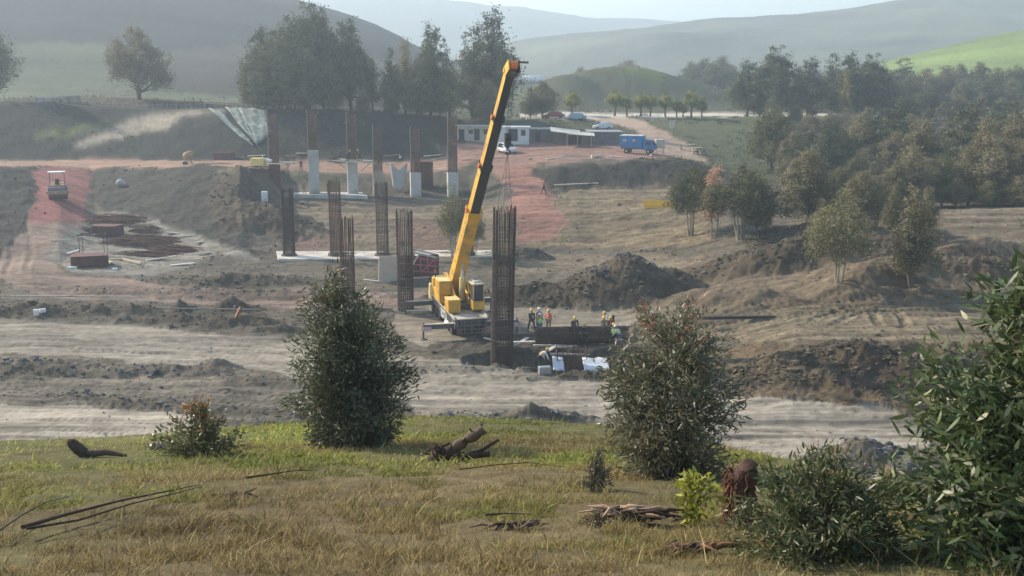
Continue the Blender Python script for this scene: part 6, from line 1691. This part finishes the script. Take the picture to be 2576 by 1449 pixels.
p = pat(652, 430, None, 120, 260); gn = empty('generator', p, R(-12), 'yellow and white generator trailer beside the leftmost rear pier', 'generator')
b = MB(); b.prism([(-1.1, .55), (1.1, .55), (1.1, 1.3), (.8, 1.75), (-1.1, 1.75)], 'y', -.6, .6); b.build('housing', M_YEL2, gn, .05)
b = MB(); b.box((0, 0, .48), (2.5, 1.1, .1)); b.beam((1.1, 0, .45), (2.2, 0, .35), .1, .1); b.box((-1.12, 0, 1.15), (.05, .9, .8)); b.build('chassis', M_STEEL, gn)
for y_ in (-.6, .6): wheel(gn, -.1, y_, .33, .33, .16, axis='y')
b = MB(); b.box((1.6, -.2, 1.5), (.9, .7, .25), 0, Matrix.Rotation(R(20), 3, 'Y')); b.tube([(.6, 0, 1.7), (.6, 0, 2.1)], .06); b.build('cover', M_WHITE, gn)
box_thing('tool_crate', 640, 434, (2.6, 1.2, .6), R(-20), 'reddish crate left of the generator', 'crate', M_REDOX, dmin=120)
box_thing('concrete_block', 1500, 398, (1.6, .8, .5), R(10), 'pale block in the rubble row below the terrace road', 'block', M_CREAM, dmin=120)
box_thing('timber_pole', 2380, 505, (9, .3, .3), R(-28), 'lower of two fallen pale poles on the right hillside', 'pole', M_CREAM, dmin=80, rot=Matrix.Rotation(R(12), 3, 'Y'), lift=.8, group='fallen pale poles')
box_thing('timber_pole', 2355, 494, (7, .25, .25), R(-35), 'upper of two fallen pale poles on the right hillside', 'pole', M_CREAM, dmin=80, rot=Matrix.Rotation(R(14), 3, 'Y'), lift=1.4, group='fallen pale poles')
b = MB(); b.tube([(0, 0, -.6), (0, 0, -.4), (0, 0, 0), (0, 0, .4), (0, 0, .6)], [.2, .5, .68, .5, .2], 0, 14)
thing_mesh(b, 'boulder', [M_CONC], pat(304, 468, None, 100, 180) + Vector((0, 0, .4)), 'round pale boulder on the dark embankment', 'boulder')
# scattered planks around the camp and piers: one built, the rest copied
pl0 = None
pk = random.Random(4)
spots = [(1185, 404), (1215, 398), (1238, 396), (1330, 402), (1390, 398), (1420, 404), (1450, 394), (1478, 402), (1505, 396), (1530, 404), (1560, 398), (1590, 402), (1612, 400), (1640, 396), (1665, 400), (1700, 394),
         (610, 402), (640, 396), (735, 398), (755, 392), (835, 398), (980, 392), (1010, 398), (1085, 394), (1110, 402), (1095, 428), (1125, 430), (985, 414), (430, 590), (470, 600), (505, 612), (400, 575), (150, 607), (205, 600), (180, 640), (410, 655), (455, 668), (520, 640),
         (1060, 700), (955, 712), (1050, 785), (1070, 790), (1420, 880), (1400, 872), (1390, 884), (1440, 912), (1310, 862), (1300, 870), (1240, 862)]
for i, (vx, vy) in enumerate(spots):
    p = pat(vx + pk.uniform(-6, 6), vy + pk.uniform(-2, 2), None, 60, 260)
    lb = 'loose pale plank among the rubble by the camp' if vy < 440 and vx > 1150 else ('loose plank near the rear piers' if vy < 440 else ('loose plank in the left yard' if vx < 560 else 'loose plank near the crane and pit'))
    gp = lb.replace('loose pale plank', 'loose planks').replace('loose plank', 'loose planks')
    if pl0 is None:
        b = MB(); b.box((0, 0, .05), (1, .22, .07)); pl0 = b.build('plank', M_CREAM, None, .01); o = pl0
    else: o = pl0.copy(); COL.objects.link(o)
    o.location = p + Vector((0, 0, .05)); o.rotation_euler = (pk.uniform(-.1, .1), pk.uniform(-.12, .12), pk.uniform(-.6, .6) + (1.2 if pk.random() < .2 else 0)); o.scale = (pk.uniform(1.2, 3.4), pk.uniform(.8, 2.0), 1.5)
    tag(o, lb, 'plank', gp)
# fence along the left field
fx = empty('field_fence', (0, 0, 0), 0, 'long low wire fence with grey posts along the left field', 'fence')
b = MB(); prev = None; q = MB()
for i in range(60):
    vx = -60 + i * 12; p = pat(vx, 262, 206 + (i % 3) * .2); pb = MB().box(p + Vector((0, 0, .5)), (.09, .09, 1.1)); pb.build('post', M_WOODG, fx)
    if prev is not None:
        for z_ in (.4, .8): q.tube([prev + Vector((0, 0, z_)), p + Vector((0, 0, z_))], .02, 0, 4, cap=False)
    prev = p
q.build('wires', M_TIN, fx)
box_thing('flatbed_trailer', 132, 250, (6.0, 1.6, 1.0), R(2), 'pale flat trailer standing behind the field fence', 'trailer', M_TIN, D=212)
box_thing('flatbed_trailer', 176, 252, (3.4, 1.6, 1.3), R(2), 'grey cart right of the pale flat trailer', 'trailer', M_WOODG, D=213)

# ------------------------------------------------------------------ foreground logs, stumps and branches
def fg(vx, vy): return hit(vx, vy, 5, 34)
p = fg(1150, 1160); mpx = p.y * S / F
M_LOG = mat('weathered log', (.125, .088, .058), .9, var=.4, scale=9, bump=.01, bscale=30)
M_LOGD = mat('dark roots', (.075, .05, .035), .95, var=.5, scale=12, bump=.02)
lg = empty('fallen_stump', p, 0, 'uprooted log with a dark root ball lying in the grass right of the dark shrub', 'stump'); lg.scale = (.78, .8, .78)
b = MB(); u_ = mpx
b.tube([(-.30 + .08 * i, .02 * math.sin(i * 1.3), .10 + .052 * i + .012 * math.sin(i * 2.1)) for i in range(11)], [.10 + .016 * math.sin(i * 1.9) + .008 * math.cos(i * 3.7) for i in range(11)], 0, 9); b.tube([(.1, -.02, .38), (.16, -.12, .5)], [.04, .015], 0, 6); b.tube([(.3, .02, .5), (.24, -.02, .66)], [.035, .012], 0, 6); b.tube([(.42, .05, .62), (.46, .05, .72)], [.05, .03], 0, 6); b.build('log', M_LOG, lg)
b = MB(); b.tube([(.15, 0, .10), (.45, 0, .22), (.78, .02, .42)], [.05, .045, .03], 0, 7); b.tube([(.2, -.05, .12), (.62, -.05, .16)], [.07, .05], 0, 7); b.build('branch', M_LOGD, lg)
b = MB(); pr = random.Random(3)
for i in range(46):
    a = pr.uniform(0, 6.28); l = pr.uniform(.15, .42); c = Vector((-.32 + pr.uniform(-.1, .2), pr.uniform(-.1, .1), .13 + pr.uniform(-.1, .12)))
    e = c + Vector((math.cos(a) * l, pr.uniform(-.2, .1), math.sin(a) * l * .6))
    b.tube([c, c.lerp(e, .5) + Vector((0, 0, pr.uniform(-.04, .06))), e], [.035, .022, .008], 0, 5)
b.tube([(-.5, 0, .0), (-.35, 0, .22), (-.15, 0, .24), (.1, 0, .0)], [.06, .13, .14, .06], 0, 8); b.build('roots', M_LOGD, lg)
p = fg(235, 1156); b = MB(); b.tube([(-.36, 0, .30), (-.31, 0, .27), (-.22, .01, .17), (-.12, 0, .10), (.0, 0, .06)], [.03, .075, .09, .08, .05], 1, 10); b.tube([(-.1, 0, .1), (.2, 0, .12), (.5, 0, .07)], [.06, .05, .02], 0, 7)
thing_mesh(b, 'fallen_log', [M_LOG, M_LOGD], p - Vector((0, 0, .05)), 'small curved log lying in the grass at the far left', 'log')
p = fg(395, 1135); b = MB(); b.box((0, 0, .06), (.30, .22, .15), 0, None, taper=(.75, .8))
thing_mesh(b, 'flat_stone', [mat('dull stone', (.26, .23, .19), .9, var=.3, scale=6)], p, 'flat pale stone at the foot of the orange-tipped shrub', 'stone', bevel=.03)
# peeled red-brown stump
p = fg(1862, 1318)
stp = empty('tree_stump', p, 0, 'tall charred stump with red-brown peeling bark behind the lower right bush', 'stump'); h = at(1862, 1163, p.y).z - p.z
b = MB(); pts = []; rr = []
for i in range(9): t = i / 8; pts.append((.02 * math.sin(t * 4) + .05 * t, 0, h * t - .05)); rr.append(.115 - .02 * math.sin(t * 3) + .02 * math.sin(t * 17))
b.tube(pts, rr, 0, 12); b.tube([(.05, 0, h * .9), (.03, .01, h * .98), (.01, .02, h * 1.03)], [.105, .075, .03], 0, 9); b.build('trunk', mat('charred wood', (.085, .048, .034), .95, var=.5, scale=8, bump=.02), stp)
b = MB()
for i in range(170):
    a = pr.uniform(1.4, 5.4); z_ = pr.uniform(.0, .9) * h; r_ = .115; l = pr.uniform(.04, .16)
    s0 = Vector((math.cos(a) * r_ - .02, math.sin(a) * r_, z_)); b.tube([s0, s0 + Vector((math.cos(a) * .01 + pr.uniform(-.02, .02), math.sin(a) * .01, -l * .5)), s0 + Vector((math.cos(a) * .02 + pr.uniform(-.05, .05), math.sin(a) * .02, -l))], [.008, .007, .003], 0, 4)
b.build('peeling_bark', mat('red-brown bark', (.15, .065, .038), .9, var=.5, scale=10), stp)
def debris(vx, vy, w, label, n=40, m_=M_LOGD, m2=M_LOG, hh=.10):
    p = fg(vx, vy); b = MB(); pr = random.Random(int(vx + vy))
    for i in range(n):
        c = Vector((pr.gauss(0, .28) * w, pr.gauss(0, .05) * w, 0)); c.z = gz(p.x + c.x, p.y + c.y) - p.z + pr.uniform(.03, hh); a = pr.gauss(.15, .5); l = pr.uniform(.08, .35) * min(1, w)
        e = Vector((math.cos(a) * l, math.sin(a) * l, pr.uniform(-.02, .05)))
        b.tube([c - e, c + Vector((0, 0, .03)), c + e], [.006, pr.uniform(.01, .028), .005], pr.randrange(2), 5)
    return thing_mesh(b, 'bark_debris', [m_, m2], p, label, 'branches')
debris(1610, 1322, .62, 'heap of bark and broken branches left of the red-brown stump', 70, m2=mat('pale bark strips', (.42, .27, .18), .9, var=.4, scale=9), hh=.14)
debris(1290, 1335, .4, 'small dark branch heap in the brown grass at bottom centre', 16, hh=.03)
debris(560, 1258, .5, 'reddish twig heap at the right end of the long fallen branch', 16, hh=.03)
debris(1740, 1390, .5, 'reddish leaf and bark litter left of the lower right bush', 30, m2=mat('red litter', (.22, .11, .06), .9, var=.4, scale=9), hh=.06)
def stick(pts, r0, label, r1=.006):
    P = [];
    for vx, vy in pts:
        q = fg(vx, vy); P.append(q + Vector((0, 0, .11)))
    o = P[0].copy(); b = MB(); b.tube([q - o for q in P], [(r0 + (r1 - r0) * i / (len(P) - 1)) * .7 for i in range(len(P))], 0, 6)
    return thing_mesh(b, 'fallen_branch', [M_LOGD], o, label, 'branch', 'fallen branches in the grass')
stick([(60, 1362), (170, 1330), (300, 1295), (420, 1262), (505, 1245)], .028, 'upper one of the two long fallen branches at lower left')
stick([(70, 1366), (200, 1342), (330, 1302), (440, 1270), (510, 1250)], .018, 'lower one of the two long fallen branches at lower left')
stick([(0, 1372), (60, 1330), (120, 1295), (175, 1275)], .014, 'thin arched branch at the left edge')
stick([(620, 1228), (680, 1222), (740, 1212), (800, 1208)], .02, 'pale-ended crooked branch right of the long pair')
stick([(1155, 1210), (1250, 1195), (1330, 1188), (1420, 1195)], .012, 'thin bent twig below the uprooted log')
stick([(1220, 1327), (1280, 1322), (1340, 1326)], .016, 'short dark stick lying across the brown grass')
# ------------------------------------------------------------------ haze
hz = MB().box((0, 2990, 97), (12500, 6200, 226))
m = bpy.data.materials.new('haze air'); m.use_nodes = True
m.node_tree.nodes.clear()
out = m.node_tree.nodes.new('ShaderNodeOutputMaterial'); pv = m.node_tree.nodes.new('ShaderNodeVolumePrincipled')
pv.inputs['Color'].default_value = (.72, .86, 1.0, 1); pv.inputs['Density'].default_value = HAZE; pv.inputs['Anisotropy'].default_value = .35
m.node_tree.links.new(pv.outputs[0], out.inputs['Volume'])
h = hz.build('haze', m); tag(h, kind='stuff')
